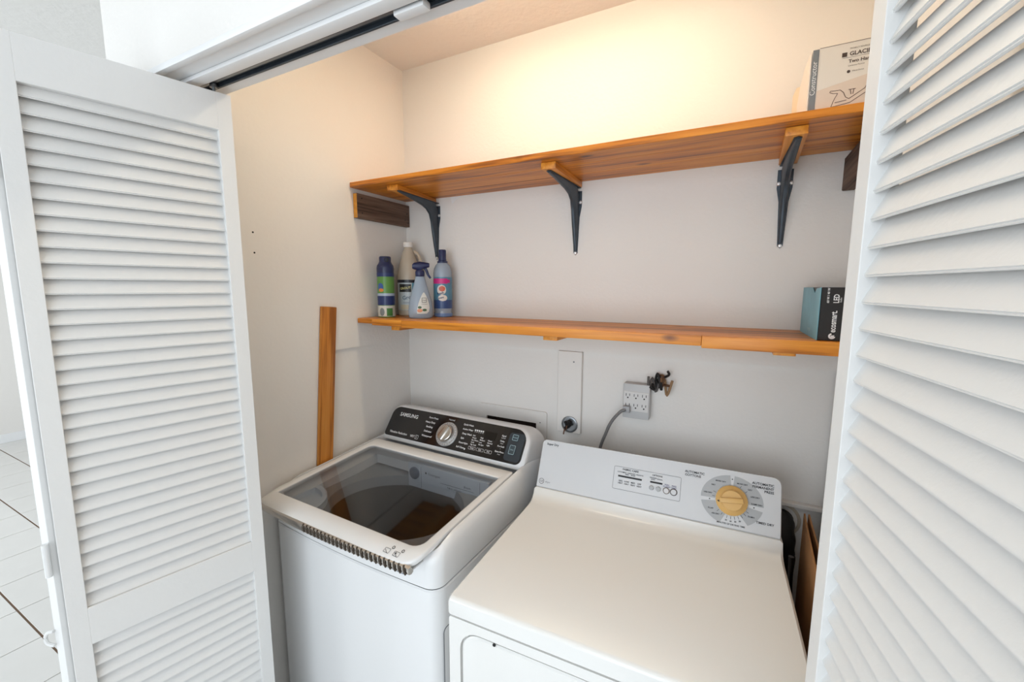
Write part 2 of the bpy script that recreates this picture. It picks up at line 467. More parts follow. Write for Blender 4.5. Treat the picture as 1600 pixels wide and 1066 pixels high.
def panel(parent, ox, oy, ex, lab):
    o = link('door_panel', panel_me, parent, (ox, oy, 0), math.atan2(ex[1], ex[0]))
    o['label'] = lab
    for z in SLZ:
        link('slat', slat_me, o, (0, 0, z))
    return o
d1 = thing('door_1', 'white folding louvre door folded open at the left of the closet', None, (0.1, -0.84, 0), kind='structure')
d2 = thing('door_2', 'white folding louvre door folded open at the right, close to the camera', None, (1.45, -0.84, 0), kind='structure')
def pan(dr, ox, oy, ex, lab):
    return panel(dr, ox - dr.location.x, oy - dr.location.y, ex, lab)
pan(d1, 0.106, -1.176, (0.227, 0.974), 'louvred panel facing the closet opening')
pan(d1, 0.0022, -0.8166, (0.130, -0.992), 'louvred panel folded behind')
pan(d2, 1.394, -0.820, (0.164, -0.986), 'louvred panel nearest the camera')
pan(d2, 1.512, -1.182, (0.084, 0.996), 'louvred panel folded behind')
# hinges, pull loop and guide pin of the left door
for z in (1.78, 1.0, 0.30):
    bm = B(); lathe(bm, [(0.0055, 0), (0.0055, 0.07)], 12)
    newobj('hinge', bm, m_door, d1, loc=(0.0795 - 0.1, -1.186 + 0.84, z))
bm = B(); tube(bm, spline([(0.004, 0, 0.022), (-0.005, -0.006, 0.020), (-0.010, -0.009, 0.010), (-0.008, -0.008, -0.004), (0.003, -0.001, -0.010)], 5), 0.0035, 8)
newobj('pull_loop', bm, m_door, d1, loc=(0.052 - 0.1, -1.186 + 0.84, 0.845))
bm = B(); lathe(bm, [(0.0035, 0), (0.0035, 0.014), (0.008, 0.014), (0.008, 0.022)], 14)
newobj('guide_pin', bm, m_galv, d1, loc=(0.1715 - 0.1, -0.8425 + 0.84, 2.033))
bm = B(); lathe(bm, [(0.0035, 0), (0.0035, 0.014), (0.008, 0.014), (0.008, 0.022)], 14)
newobj('guide_pin', bm, m_galv, d2, loc=(1.412 - 1.45, -0.8425 + 0.84, 2.033))

# ------------------------------------------------------------------ shelves
UZ0, UZ1, UY = 1.949, 1.967, -0.3025
us = thing('wall_shelf', 'upper varnished pine shelf carried by three dark steel brackets', 'shelf', (0, 0, UZ0))
ys = [UY, -0.205, -0.098, -0.001]
for a, b in zip(ys, ys[1:]):
    bm = B(); box(bm, 0.002, XR - 0.002, a + 0.0004, b - 0.0004, 0, UZ1 - UZ0, 0.0012, 1)
    newobj('plank', bm, m_shelf, us)
BR = [(0.142, 0.045, 0.12), (0.768, 0.046, 0.03), (1.388, 0.044, -0.03)]      # x, batten width, skew
for x, wd, sk in BR:
    bm = B(); box(bm, -wd / 2, wd / 2, -0.268, -0.004, -0.019, 0, 0.0015)
    newobj('batten', bm, m_shelf_y, us, loc=(x, 0, -0.0003), rotz=sk)
LZ0, LZ1, LY = 1.4495, 1.468, -0.2978
ls = thing('wall_shelf', 'lower varnished pine shelf with bottles standing at its left end', 'shelf', (0, 0, LZ0))
for a, b in ((LY + 0.018, -0.15), (-0.15, -0.001)):
    bm = B(); box(bm, 0.002, XR - 0.002, a + 0.0004, b - 0.0004, 0, LZ1 - LZ0, 0.0012, 1)
    newobj('plank', bm, m_shelf, ls)
for a, b, lo, yo in ((0.004, 0.082, 0.0, 0.004), (0.0825, 0.226, -0.005, 0), (0.2265, 1.212, -0.0075, 0), (1.2125, XR - 0.003, -0.0125, 0)):
    bm = B(); box(bm, a, b, LY + yo, LY + 0.0178, lo, LZ1 - LZ0, 0.002, 2)
    newobj('edging', bm, m_shelf, ls)
for x, wd in ((0.17, 0.04), (0.79, 0.046), (1.393, 0.046)):
    bm = B(); box(bm, -wd / 2, wd / 2, -0.268, -0.004, -0.022, 0, 0.0015)
    newobj('batten', bm, m_shelf_y, ls, loc=(x, 0, -0.0005))

def bracket(x, label, rz=0.0):
    t = thing('shelf_bracket', label, 'bracket', (x, -0.0022 if rz else 0, 1.9295), rz, group='steel brackets under the upper shelf')
    # flange on the wall and flange under the batten
    bm = B()
    prism(bm, [(-0.019, -0.012), (0.019, -0.012), (0.019, -0.062), (0.012, -0.10), (0.007, -0.222), (0.0, -0.229), (-0.007, -0.222), (-0.012, -0.10), (-0.019, -0.062)],
          lambda a, z: V((a, -0.0005, z)), lambda a, z: V((a, -0.0028, z)))
    newobj('wall_flange', bm, m_steel_d, t, smooth=0)
    bm = B()
    prism(bm, [(-0.016, -0.002), (0.016, -0.002), (0.014, -0.08), (0.008, -0.252), (0.0, -0.260), (-0.008, -0.252), (-0.014, -0.08)],
          lambda a, y: V((a, y, -0.0005)), lambda a, y: V((a, y, -0.0028)))
    newobj('top_flange', bm, m_steel_d, t, smooth=0)
    # pressed hollow rib that turns the corner, widest at the bend
    path = []
    outer = [(-0.250, -0.006), (-0.200, -0.011), (-0.150, -0.018), (-0.105, -0.025), (-0.074, -0.034), (-0.052, -0.050), (-0.040, -0.078), (-0.030, -0.125), (-0.018, -0.175), (-0.007, -0.215)]
    inner = [(-0.250, -0.002), (-0.200, -0.002), (-0.150, -0.002), (-0.095, -0.002), (-0.03, -0.002), (-0.002, -0.03), (-0.002, -0.075), (-0.002, -0.130), (-0.002, -0.175), (-0.002, -0.215)]
    rings = []
    for k, (o, i) in enumerate(zip(outer, inner)):
        s = 0.0045 + 0.0042 * math.sin(math.pi * k / 9.0)
        b = s * 1.25
        mid = ((o[0] * 0.85 + i[0] * 0.15), (o[1] * 0.85 + i[1] * 0.15))
        rings.append([V((-b, i[0], i[1])), V((-s, mid[0], mid[1])), V((-s * 0.5, o[0], o[1])), V((s * 0.5, o[0], o[1])), V((s, mid[0], mid[1])), V((b, i[0], i[1]))])
    bm = B(); loft(bm, rings)
    newobj('rib', bm, m_steel_d, t, smooth=50)
    for sx_, z in ((-0.0148, -0.050), (0.0148, -0.050), (0, -0.222)):
        bm = B(); lathe(bm, [(0.0056, 0), (0.0056, 0.0016), (0.0036, 0.0036), (0.001, 0.0038)], 12, m=Matrix.Translation((sx_, -0.0028, z)) @ Matrix.Rotation(math.pi / 2, 4, 'X'))
        newobj('screw', bm, m_screw, t)
    return t
bracket(0.165, 'dark steel shelf bracket above the cleaning bottles', 0.11)
bracket(0.772, 'dark steel shelf bracket under the middle of the upper shelf')
bracket(1.385, 'dark steel shelf bracket below the white faucet box')

bm = B(); box(bm, 0.0006, 0.021, -0.288, -0.002, 1.842, 1.931, 0.001, 1)
for f in bm.faces:
    if f.normal.y < -0.9: f.material_index = 1
cl = tag(newobj('shelf_cleat', bm, [m_old, m_end], smooth=0), 'weathered brown board on the left wall under the upper shelf', 'cleat', 'boards supporting the upper shelf ends')
for y, z in ((-0.265, 1.915), (-0.265, 1.862), (-0.03, 1.868), (-0.018, 1.895), (-0.012, 1.858)):
    bm = B(); lathe(bm, [(0.0028, 0), (0.0028, 0.0007)], 8, m=Matrix.Translation((0.021, y, z)) @ Matrix.Rotation(math.pi / 2, 4, 'Y'))
    newobj('nail', bm, m_blk, cl, smooth=0)
bm = B(); box(bm, 1.516, XR - 0.0006, -0.285, -0.0006, 1.846, 1.931, 0.002, 1)
tag(newobj('shelf_cleat', bm, m_old, smooth=0), 'weathered brown board on the right wall under the upper shelf', 'cleat', 'boards supporting the upper shelf ends')

# loose stick leaning on the left wall beside the washer
bm = B(); box(bm, -0.006, 0.006, -0.031, 0.031, 0, 0.90, 0.003)
sk = tag(newobj('wood_stick', bm, m_stick), 'orange-brown wooden stick leaning upright between washer and left wall', 'stick')
sk.location = (0.0075, -0.5045, 0.62); sk.rotation_euler = (-0.088, 0.0, 0)

# ------------------------------------------------------------------ things on the back wall
ob = thing('outlet_box', 'white plastic washer outlet box frame with dark opening on the back wall', 'outlet box', (0.51, 0.012, 1.03))
bm = B()
ringplate(bm, rrect(-0.148, 0.158, -0.12, 0.080, 0.008, 3), rrect(HX0 - 0.51, HX1 - 0.51, HZ0 - 1.03, HZ1 - 1.03, 0.002, 3),
          lambda x, z: V((x, -0.0005, z)), lambda x, z: V((x, -0.007, z)))
newobj('frame', bm, m_wall, ob)
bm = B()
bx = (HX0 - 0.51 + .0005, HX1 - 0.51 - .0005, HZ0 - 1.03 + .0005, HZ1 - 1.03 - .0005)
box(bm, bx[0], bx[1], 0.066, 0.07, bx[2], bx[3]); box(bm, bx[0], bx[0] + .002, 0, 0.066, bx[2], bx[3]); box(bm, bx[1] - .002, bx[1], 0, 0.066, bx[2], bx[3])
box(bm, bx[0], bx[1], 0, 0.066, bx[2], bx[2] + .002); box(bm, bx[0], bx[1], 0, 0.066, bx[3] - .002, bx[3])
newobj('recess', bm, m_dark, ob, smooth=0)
bm = B(); lathe(bm, [(0.002, 0), (0.002, 0.001)], 8, m=Matrix.Translation((0.131, -0.007, 0.036)) @ Matrix.Rotation(math.pi / 2, 4, 'X'))
newobj('screw', bm, m_ink, ob, smooth=0)

bm = B(); box(bm, 0.714, 0.806, -0.004, 0.0115, 1.049, 1.356, 0.0015, 1)
pbd = tag(newobj('cover_board', bm, m_wall), 'narrow white painted board standing proud of the back wall', 'board')
for x, z in ((0.776, 1.318), (0.763, 1.318)):
    bm = B(); lathe(bm, [(0.003, 0), (0.003, 0.001)], 8, m=Matrix.Translation((x, -0.004, z)) @ Matrix.Rotation(math.pi / 2, 4, 'X'))
    if x > 0.77: newobj('nail', bm, m_inkg, pbd, smooth=0)
    else: bm.free()
so = thing('wall_socket', 'round black socket at the foot of the narrow white board', 'socket', (0.765, -0.004, 1.082))
bm = B(); RX = Matrix.Rotation(math.pi / 2, 4, 'X')
lathe(bm, [(0.031, 0.0004), (0.031, 0.004), (0.028, 0.006), (0.026, 0.006), (0.025, 0.002), (0.001, 0.002)], 24, m=RX)
newobj('ring', bm, m_galv, so)
bm = B()
for k in range(14):
    a = random.uniform(0, 6.28); rr = random.uniform(0.004, 0.019)
    c = (rr * math.cos(a), -0.008 - random.uniform(0, 0.004), rr * math.sin(a) * 1.0)
    t = bmesh.new(); bmesh.ops.create_icosphere(t, subdivisions=1, radius=random.uniform(0.005, 0.009)); merge(bm, t, Matrix.Translation(c))
newobj('insert', bm, m_blk, so, smooth=0)
bm = B()
for a in ((-0.014, -0.012), (-0.004, 0.006)):
    tube(bm, spline([(a[0], -0.008, a[1]), (a[0] - .003, -0.014, a[1] - 0.014), (a[0] - 0.006, -0.010, a[1] - 0.026)], 4), 0.0025, 6)
newobj('wire', bm, P('wire_rust', (120, 84, 62), 0.7), so)

ad = thing('outlet_adapter', 'grey six-way outlet adapter plugged in above the dryer', 'adapter', (1.006, 0.012, 1.205))
bm = B(); box(bm, -0.044, 0.044, -0.038, -0.0005, -0.060, 0.060, 0.004, 2)
newobj('body', bm, P('adapter_grey', (196, 196, 196), 0.4), ad)
bm = B(); box(bm, -0.041, 0.041, -0.0392, -0.037, -0.034, 0.034, 0.001, 1)
newobj('face_plate', bm, P('adapter_face', (216, 214, 212), 0.35), ad)
dc = Decal(lambda u, v, l: V((u, -0.0392 - l, v)))
for rz in (0.017, -0.017):
    for cx in (-0.027, 0.0, 0.027):
        dc.rect(cx - 0.007, cx - 0.005, rz, rz + 0.009); dc.rect(cx + 0.005, cx + 0.007, rz + .001, rz + 0.009); dc.disc(cx, rz - 0.005, 0.0026)
dc.done('slots', m_blk, ad)
pc = thing('power_cord', 'grey dryer power cord plugged into the six-way adapter', 'cord', (0.979, -0.028, 1.178))
bm = B(); box(bm, -0.013, 0.011, -0.018, -0.0004, -0.011, 0.012, 0.004); 
newobj('plug', bm, P('plug_grey', (168, 168, 170), 0.45), pc)
bm = B(); tube(bm, spline([(-0.002, -0.015, 0.0), (-0.020, -0.020, -0.010), (-0.048, -0.018, -0.048), (-0.068, -0.012, -0.095), (-0.092, 0.0, -0.17), (-0.10, 0.006, -0.30), (-0.09, 0.01, -0.5)], 6), 0.0055, 10)
newobj('cable', bm, m_cord, pc)
wb = thing('wire_bundle', 'dark frayed wires sticking out of the wall beside the adapter', 'wires', (1.072, 0.012, 1.268))
for k in range(7):
    a = random.uniform(-0.5, 0.5)
    bm = B()
    p = [(random.uniform(-0.006, 0.006), -0.0006, 0.0)]
    for j in range(1, 5):
        p.append((p[-1][0] + random.uniform(-0.013, 0.019), -0.009 * j, random.uniform(-0.036, 0.036) if k > 1 else 0.050 * j / 4 - 0.012 * k * j))
    tube(bm, spline(p, 5), 0.0042, 7)
    newobj('wire', bm, P('wire_%s' % ['black', 'brown', 'black', 'grey', 'brown', 'black', 'tan'][k], [(34, 30, 28), (92, 62, 40), (28, 26, 26), (96, 92, 90), (110, 78, 50), (30, 28, 28), (150, 118, 84)][k], 0.6), wb)
bm = B(); lathe(bm, [(0.017, 0.0004), (0.017, 0.002), (0.012, 0.004), (0.003, 0.004)], 14, m=RX)
newobj('hole_edge', bm, m_blk, wb)

# ------------------------------------------------------------------ washer
WY = -0.0335
wa = thing('washing_machine', 'white top-loading washer with dark glass lid and black control panel', 'washer', (-0.001, -0.676, 0), WY)
wx0, wx1, wyb = 0.0125, 0.682, 0.63
def wring(z, ins, bow=0.014, r=0.035, zs=None):
    pts = []
    for (x, y) in rrect(wx0 + ins, wx1 - ins, ins, wyb - ins, max(r - ins * .3, 0.01), 7):
        t = (x - 0.345) / 0.338
        if y < 0.05: y -= bow * max(0, 1 - t * t) * (1 - y / 0.05 if y > 0 else 1)
        zz = z if zs is None else z + (zs - z) * max(0, min(1, y / 0.455))
        pts.append(V((x, y, zz)))
    return pts
def dens(pts, k=5):      # more points along long straight runs so the bow shows
    return pts
bm = B()
def ring2(z, ins, flush=None, bow=0.014, r=0.035):
    base = rrect(wx0 + ins, wx1 - ins, ins, wyb - ins, max(r - ins * .3, 0.01), 6)
    out = []
    n = len(base)
    for i in range(n):
        a, b = V(base[i] + (0,)), V(base[(i + 1) % n] + (0,))
        k = 14 if (b - a).length > 0.2 else 1
        for j in range(k):
            p = a.lerp(b, j / k)
            t = (p.x - 0.345) / 0.338
            y = p.y
            if y < 0.06: y -= bow * max(0, 1 - t * t) * (1 - max(0, y) / 0.06)
            zz = z
            if flush is not None:          # rises to lie flush with the sloping lid behind the front edge
                k2 = max(0.0, min(1.0, (p.y + 0.005) / 0.075)); k2 = k2 * k2 * (3 - 2 * k2)
                zz = z + (0.957 + 0.033 * min(1, max(0, p.y) / 0.455) + flush - z) * k2
            out.append(V((p.x, y, zz)))
    return out
loft(bm, [ring2(0.02, 0.012), ring2(0.03, 0.0), ring2(0.838, 0.0), ring2(0.842, 0.003)], True, False)
newobj('cabinet', bm, m_app, wa)
for fx, fy in ((0.06, 0.06), (0.63, 0.06), (0.06, 0.57), (0.63, 0.57)):
    bm = B(); lathe(bm, [(0.022, 0.0), (0.022, 0.012), (0.012, 0.014), (0.012, 0.03)], 14, m=Matrix.Translation((fx, fy, 0)))
    newobj('foot', bm, m_blk, wa)
# side service groove
bm = B()
ringplate(bm, rrect(0.022, 0.58, 0.12, 0.731, 0.012, 3), rrect(0.0245, 0.5775, 0.1225, 0.7285, 0.010, 3), lambda y, z: V((wx1 - 0.0004, y, z)), lambda y, z: V((wx1 + 0.0006, y, z)))
newobj('side_groove', bm, m_inkg, wa, smooth=0)
# plastic top cover, open in the middle
def zl(y): return 0.951 + (0.984 - 0.951) * max(-0.15, min(1.0, y / 0.455))
bm = B()
rings = [ring2(0.844, 0.003), ring2(0.847, 0.0), ring2(0.880, 0.0, -0.045), ring2(0.905, 0.001, -0.022), ring2(0.917, 0.004, -0.010), ring2(0.924, 0.009, -0.003), ring2(0.927, 0.0145, -0.0005), ring2(0.9275, 0.016, -0.001), ring2(0.915, 0.0168, -0.034)]
nn_ = len(rings[0])
inner = []
for p in rings[-1]:
    q = V((0.345 + (p.x - 0.345) * 0.86, 0.19 + max(-0.168, min(0.19, (p.y - 0.19))), 0))
    q.z = zl(q.y) - 0.036
    inner.append(q)
inner2 = [V((p.x, p.y, p.z - 0.035)) for p in inner]
loft(bm, rings + [inner, inner2], False, False)
newobj('top_cover', bm, m_app, wa, smooth=40)
# tub: plate with round opening, steel drum, agitator plate
bm = B()
n = 48
cx_, cy_ = 0.345, 0.20
sq, ci, ci2 = [], [], []
for i in range(n):
    a = 2 * math.pi * i / n
    c, s = math.cos(a), math.sin(a)
    k = 1 / max(abs(c) / 0.30, abs(s) / 0.20)
    sq.append(V((cx_ + c * k, cy_ + s * k, 0.905))); ci.append(V((cx_ + 0.236 * c, cy_ + 0.190 * s, 0.895))); ci2.append(V((cx_ + 0.228 * c, cy_ + 0.186 * s, 0.86)))
loft(bm, [sq, ci, ci2], False, False)
newobj('tub_ring', bm, m_tub, wa)
bm = B()
loft(bm, [[V((cx_ + r * math.cos(2 * math.pi * i / n), cy_ + .03 + r * .93 * math.sin(2 * math.pi * i / n), z)) for i in range(n)] for r, z in ((0.252, 0.86), (0.256, 0.80), (0.256, 0.55), (0.22, 0.52), (0.09, 0.53), (0.05, 0.56))], False, True)
newobj('drum', bm, m_steel, wa)
bm = B()
for a0 in (0, 120, 240):
    a = math.radians(a0 + 20)
    box(bm, 0.02, 0.19, -0.02, 0.02, 0.52, 0.545, 0.008, 2, Matrix.Translation((cx_, cy_ + .03, 0)) @ Matrix.Rotation(a, 4, 'Z'))
newobj('pulsator', bm, m_tub, wa)
bm = B()
pts = [(0.068, 0.0), (0.20, 0.0)] + [(0.068 + 0.132 * math.cos(math.radians(a)), 0.125 * math.sin(math.radians(a))) for a in range(10, 91, 10)]
pin = [(0.07 + (x - 0.062) * 0.82, 0.002 + (y + 0.004) * 0.82) for x, y in pts]
ringplate(bm, pts, pin, lambda x, y: V((x, y, 0.900)), lambda x, y: V((x, y, 0.922)))
prism(bm, pin, lambda x, y: V((x, y, 0.900)), lambda x, y: V((x, y, 0.905)))
newobj('bleach_cup', bm, m_drawer, wa)
bm = B(); box(bm, 0.25, 0.60, 0.362, 0.384, 0.865, 0.955, 0.004)
dr = newobj('detergent_drawer', bm, m_drawer, wa)
dc = Decal(lambda u, v, l: V((u, 0.362 - l, v)))
dc.text('Detergent', 0.345, 0.925, 0.013); dc.text('Bleach', 0.50, 0.915, 0.011); dc.text('Fabric softener', 0.43, 0.896, 0.010); dc.rect(0.40, 0.54, 0.908, 0.9092); dc.rect(0.312, 0.3132, 0.87, 0.95); dc.rect(0.565, 0.566, 0.87, 0.95)
dc.disc(0.335, 0.930, 0.004)
dc.done('drawer_print', m_ink, dr)
bm = B(); lathe(bm, [(0.022, 0), (0.022, 0.006), (0.015, 0.010), (0.004, 0.010)], 18, m=Matrix.Translation((0.283, 0.362, 0.92)) @ RX)
newobj('drawer_cap', bm, P('cap_blue_grey', (92, 106, 126), 0.35), dr)

# lid: frame with glass, chrome ribbed handle along the front
ld = bpy.data.objects.new('lid', None)
def lp(x, y, dz): return V((x, y, 0.957 + 0.033 * y / 0.455 + dz - 0.015 * max(0.0, (-0.014 - y) / 0.05) ** 1.2 ))
lid_o = rrect(0.034, 0.6605, -0.056, 0.418, 0.028, 5, (0.006, 0.012, 0.012, 0.045))
# bow the front edge slightly
def lb(p):
    x, y = p
    if y < -0.03: y -= 0.010 * (1 - ((x - 0.34) / 0.33) ** 2)
    return (x, y)
lid_o2 = []
for i in range(len(lid_o)):
    a, b = V(lid_o[i]), V(lid_o[(i + 1) % len(lid_o)])
    k = 8 if (b - a).length > 0.15 else 1
    lid_o2 += [tuple(a.lerp(b, j / k)) for j in range(k)]
gl_i = rrect(0.061, 0.636, -0.010, 0.366, 0.02, 5, (0.006, 0.022, 0.006, 0.03))
gl_i2 = []
for i in range(len(gl_i)):
    a, b = V(gl_i[i]), V(gl_i[(i + 1) % len(gl_i)])
    k = 8 if (b - a).length > 0.15 else 1
    gl_i2 += [tuple(a.lerp(b, j / k)) for j in range(k)]
bm = B()
o_ = [lb(p) for p in lid_o2]
def shr(p, k): return (0.343 + (p[0] - 0.343) * (1 - k / 0.32), 0.175 + (p[1] - 0.175) * (1 - k / 0.25))
R_ = [[lp(*shr(p, .002), -0.016) for p in o_], [lp(*p, -0.012) for p in o_], [lp(*p, -0.004) for p in o_], [lp(*shr(p, .0015), -0.001) for p in o_], [lp(*shr(p, .004), 0) for p in o_],
      [lp(*shr(p, -.006), 0.0) for p in gl_i2], [lp(*shr(p, -.003), -0.001) for p in gl_i2], [lp(*p, -0.0025) for p in gl_i2], [lp(*p, -0.012) for p in gl_i2], [lp(*shr(p, .002), -0.016) for p in o_]]
vs = loft(bm, R_, False, False)
lid = newobj('lid', bm, m_app, wa, smooth=40)
bm = B(); prism(bm, [shr(p, -.0015) for p in gl_i2], lambda x, y: lp(x, y, -0.0035), lambda x, y: lp(x, y, -0.0065))
newobj('glass_panel', bm, m_glass, lid, smooth=0)
# chrome handle: smooth at the left, ribbed to the right
bm = B()
N = 60
rings = []
for i in range(N + 1):
    x = 0.036 + (0.650 - 0.036) * i / N
    yb = -0.056 - 0.010 * (1 - ((x - 0.34) / 0.33) ** 2)
    z = 0.9385
    hh = 0.019 + 0.004 * math.sin(math.pi * i / N)
    rings.append([V((x, yb + 0.004, z)), V((x, yb - 0.0035, z - 0.002)), V((x, yb - 0.0055, z - hh * 0.5)), V((x, yb - 0.002, z - hh)), V((x, yb + 0.006, z - hh - 0.002)), V((x, yb + 0.012, z - hh + .002))])
loft(bm, rings)
hd = newobj('handle', bm, m_chrome, lid, smooth=50)
for i in range(25):
    x = 0.268 + 0.0152 * i
    yb = -0.056 - 0.010 * (1 - ((x - 0.34) / 0.33) ** 2)
    bm = B()
    tube(bm, spline([(0, 0.0, 0.0), (0.004, -0.0055, -0.004), (0.007, -0.0072, -0.010), (0.008, -0.004, -0.0185)], 3), 0.0026, 6)
    newobj('grip_rib', bm, P('grip_dark', (92, 84, 76), 0.3, 0.8) if i == 0 else bpy.data.materials['grip_dark'], hd, loc=(x, yb, 0.938))
bm = B(); box(bm, 0.30, 0.645, -0.052, -0.004, 0.9185, 0.9235, 0.002)
newobj('lid_lip', bm, m_con, lid)
dc = Decal(lambda u, v, l: lp(u, v, l))
for cx in (0.566, 0.597):
    dc.frame(cx - 0.010, cx + 0.008, -0.051, -0.039, 0.0009, 0.002, lift=0.0012); dc.line(cx - .008, -0.043, cx + .004, -0.051, 0.001, lift=0.0012)
    dc.sector(cx + 0.010, -0.033, 0.0026, 0.0042, 0, 359)
dc.text('+', 0.589, -0.048, 0.012, bold=True, lift=0.0012)
dc.done('hand_icons', m_ink, lid)
# recess under the handle, its shade put in as a solid grey block
bm = B(); box(bm, 0.41, 0.60, -0.026, -0.002, 0.880, 0.904, 0.004)
newobj('latch_recess', bm, P('recess_grey', (128, 136, 146), 0.4), wa)
bm = B(); lathe(bm, [(0.013, 0), (0.013, 0.006), (0.010, 0.009), (0.003, 0.009)], 16, sy=0.7, m=Matrix.Translation((0.418, -0.016, 0.884)) @ RX)
newobj('latch_button', bm, m_con, wa)

# console
CA = V((0, 0.47, 0.994)); CE = V((0, 0.075, 0.104)).normalized(); CN = V((0, -CE.z, CE.y))
def cp(u, v, l=0.0): return V((u, 0, 0)) + CA + CE * v + CN * l
face = rrect(0.020, 0.672, -0.022, 0.1255, 0.04, 7, (0.060, 0.042, 0.012, 0.03))
def backp(p, f, d_):
    u, v = p
    uu = 0.343 + (u - 0.343) * f
    q = cp(uu, v, 0); q.y = q.y + d_ * (0.4 + 0.6 * (1 - (v + .022) / .15)) ; 
    return q
bm = B()
loft(bm, [[cp(0.343 + (p[0] - 0.343) * 0.988, 0.05 + (p[1] - 0.05) * 0.965, 0.0) for p in face], [cp(*p, -0.004) for p in face],
          [backp(p, 1.0, 0.03) + V((0, 0, -0.002)) for p in face],
          [V((0.345 + (p[0] - 0.343) * 1.02, 0.60, 0.955 + (p[1] + 0.022) * 0.86)) for p in face],
          [V((0.345 + (p[0] - 0.343) * 1.015, 0.615, 0.955 + (p[1] + 0.022) * 0.83)) for p in face]])
co = newobj('console', bm, m_app, wa, smooth=50)
bm = B()
pf = rrect(0.024, 0.656, -0.008, 0.1155, 0.03, 7, (0.045, 0.034, 0.012, 0.022))
prism(bm, pf, lambda u, v: cp(u, v, -0.001), lambda u, v: cp(u, v, 0.0015))
cpn = newobj('control_panel', bm, m_black, wa, smooth=0)
dc = Decal(lambda u, v, l: cp(u, v, 0.0015 + l))
dc.text('SAMSUNG', 0.066, 0.079, 0.021, bold=True, sx=1.0)
dc.text('Vibration Reduction', 0.048, 0.0055, 0.0125, bold=True, sx=0.92); dc.text('VRT', 0.158, 0.0045, 0.0125, bold=True)
dc.frame(0.184, 0.200, 0.000, 0.016, 0.0012, 0.003); dc.text('S', 0.188, 0.0035, 0.012)
for k, s in enumerate(('Perm Press', 'Heavy Duty', 'Bedding', 'Delicates', 'Waterproof')):
    dc.text(s, (0.262, 0.255, 0.250, 0.252, 0.262)[k], 0.092 - 0.0185 * k, 0.0100, 'r', bold=True)
dc.text('Normal', 0.326, 0.099, 0.009, 'c')
for k, s in enumerate(('Quick Wash', 'Active Wear', 'Deep Wash', 'Spin', 'Rinse+Spin', 'Self Clean')):
    dc.text(s, (0.385, 0.388, 0.392, 0.392, 0.390, 0.385)[k], 0.092 - 0.0172 * k, 0.0090, bold=True)
for k in range(5): dc.rect(0.441 + 0.0085 * k, 0.447 + 0.0085 * k, 0.0785, 0.0845); dc.rect(0.443 + 0.0085 * k, 0.446 + 0.0085 * k, 0.074, 0.076)
for i, s in enumerate((('Hot', 'Warm', 'Eco Warm', 'Cold', 'Tap Cold'), ('High', 'Medium', 'Low', 'No Spin'), ('Heavy', 'Normal', 'Light'))):
    for k, tname in enumerate(s): dc.text(tname, 0.441 + 0.034 * i, (0.059, 0.056, 0.051)[i] - 0.0085 * k, 0.0068, bold=True)
for i, s in enumerate(('Temp', 'Spin', 'Soil')):
    dc.frame(0.438 + 0.035 * i, 0.468 + 0.035 * i, 0.009, 0.020, 0.0009, 0.002); dc.text(s, 0.453 + 0.035 * i, 0.0125, 0.0075, 'c', bold=True)
for k, s in enumerate(('Signal', 'Delay', 'Pre Soak', 'Extra Rinse')):
    dc.text(s, 0.567, 0.079 - 0.0195 * k, 0.0078, 'c', bold=True); dc.text(('On/Off', 'Start', '+', '3 sec')[k], 0.567, 0.071 - 0.0195 * k, 0.006, 'c')
dc.disc(0.424, 0.006, 0.0032)
dc.done('panel_print', m_inkw, cpn, True)
dc = Decal(lambda u, v, l: cp(u, v, 0.0015 + l))
dc.poly(rrect(0.588, 0.650, 0.000, 0.100, 0.012, 4), 0.0003)
dc.done('button_field', P('button_field_grey', (58, 64, 70), 0.25), cpn)
for v0, v1, s in ((0.071, 0.094, 'Power'), (0.022, 0.056, 'Start')):
    bm = B(); prism(bm, rrect(0.602, 0.626, v0, v1, 0.003, 3), lambda u, v: cp(u, v, 0.0012), lambda u, v: cp(u, v, 0.0045))
    bt = newobj('button', bm, P('button_' + s.lower(), (70, 82, 88), 0.25), cpn, smooth=30)
    dc = Decal(lambda u, v, l: cp(u, v, 0.0045 + l)); dc.frame(0.603, 0.625, v0 + .001, v1 - .001, 0.0012, 0.003); dc.text(s, 0.614, (v0 + v1) / 2 - 0.002, 0.0065, 'c'); dc.done('button_print', P('ink_cyan_' + s.lower(), (176, 206, 214), 0.4), bt)
bm = B(); prism(bm, rrect(0.4875, 0.536, 0.058, 0.086, 0.002, 3), lambda u, v: cp(u, v, 0.0012), lambda u, v: cp(u, v, 0.0024))
newobj('display', bm, P('display_black', (6, 6, 8), 0.1), cpn, smooth=0)
CM = Matrix((V((1, 0, 0)), CE, CN)).transposed().to_4x4()
CM.translation = cp(0.326, 0.0445, 0.0015)
bm = B(); lathe(bm, [(0.047, 0), (0.047, 0.003), (0.045, 0.005), (0.036, 0.006), (0.034, 0.004)], 40, m=CM)
kr_ = newobj('dial_ring', bm, P('dial_ring_silver', (204, 204, 204), 0.3, 0.5), cpn)
bm = B(); lathe(bm, [(0.033, 0.002), (0.0335, 0.012), (0.032, 0.020), (0.030, 0.022), (0.028, 0.0225), (0.001, 0.0215)], 40, m=CM)
box(bm, -0.0065, 0.0065, -0.030, 0.030, 0.020, 0.029, 0.003, 2, CM @ Matrix.Rotation(-0.35, 4, 'Z'))
newobj('dial_knob', bm, m_chrome, cpn)
bm = B()
for i in range(24):
    a = 2 * math.pi * i / 24
    box(bm, 0.0385, 0.0435, -0.0006, 0.0006, 0.0056, 0.0062, 0, 1, CM @ Matrix.Rotation(a, 4, 'Z'))
newobj('dial_ticks', bm, m_inkg, kr_, smooth=0)

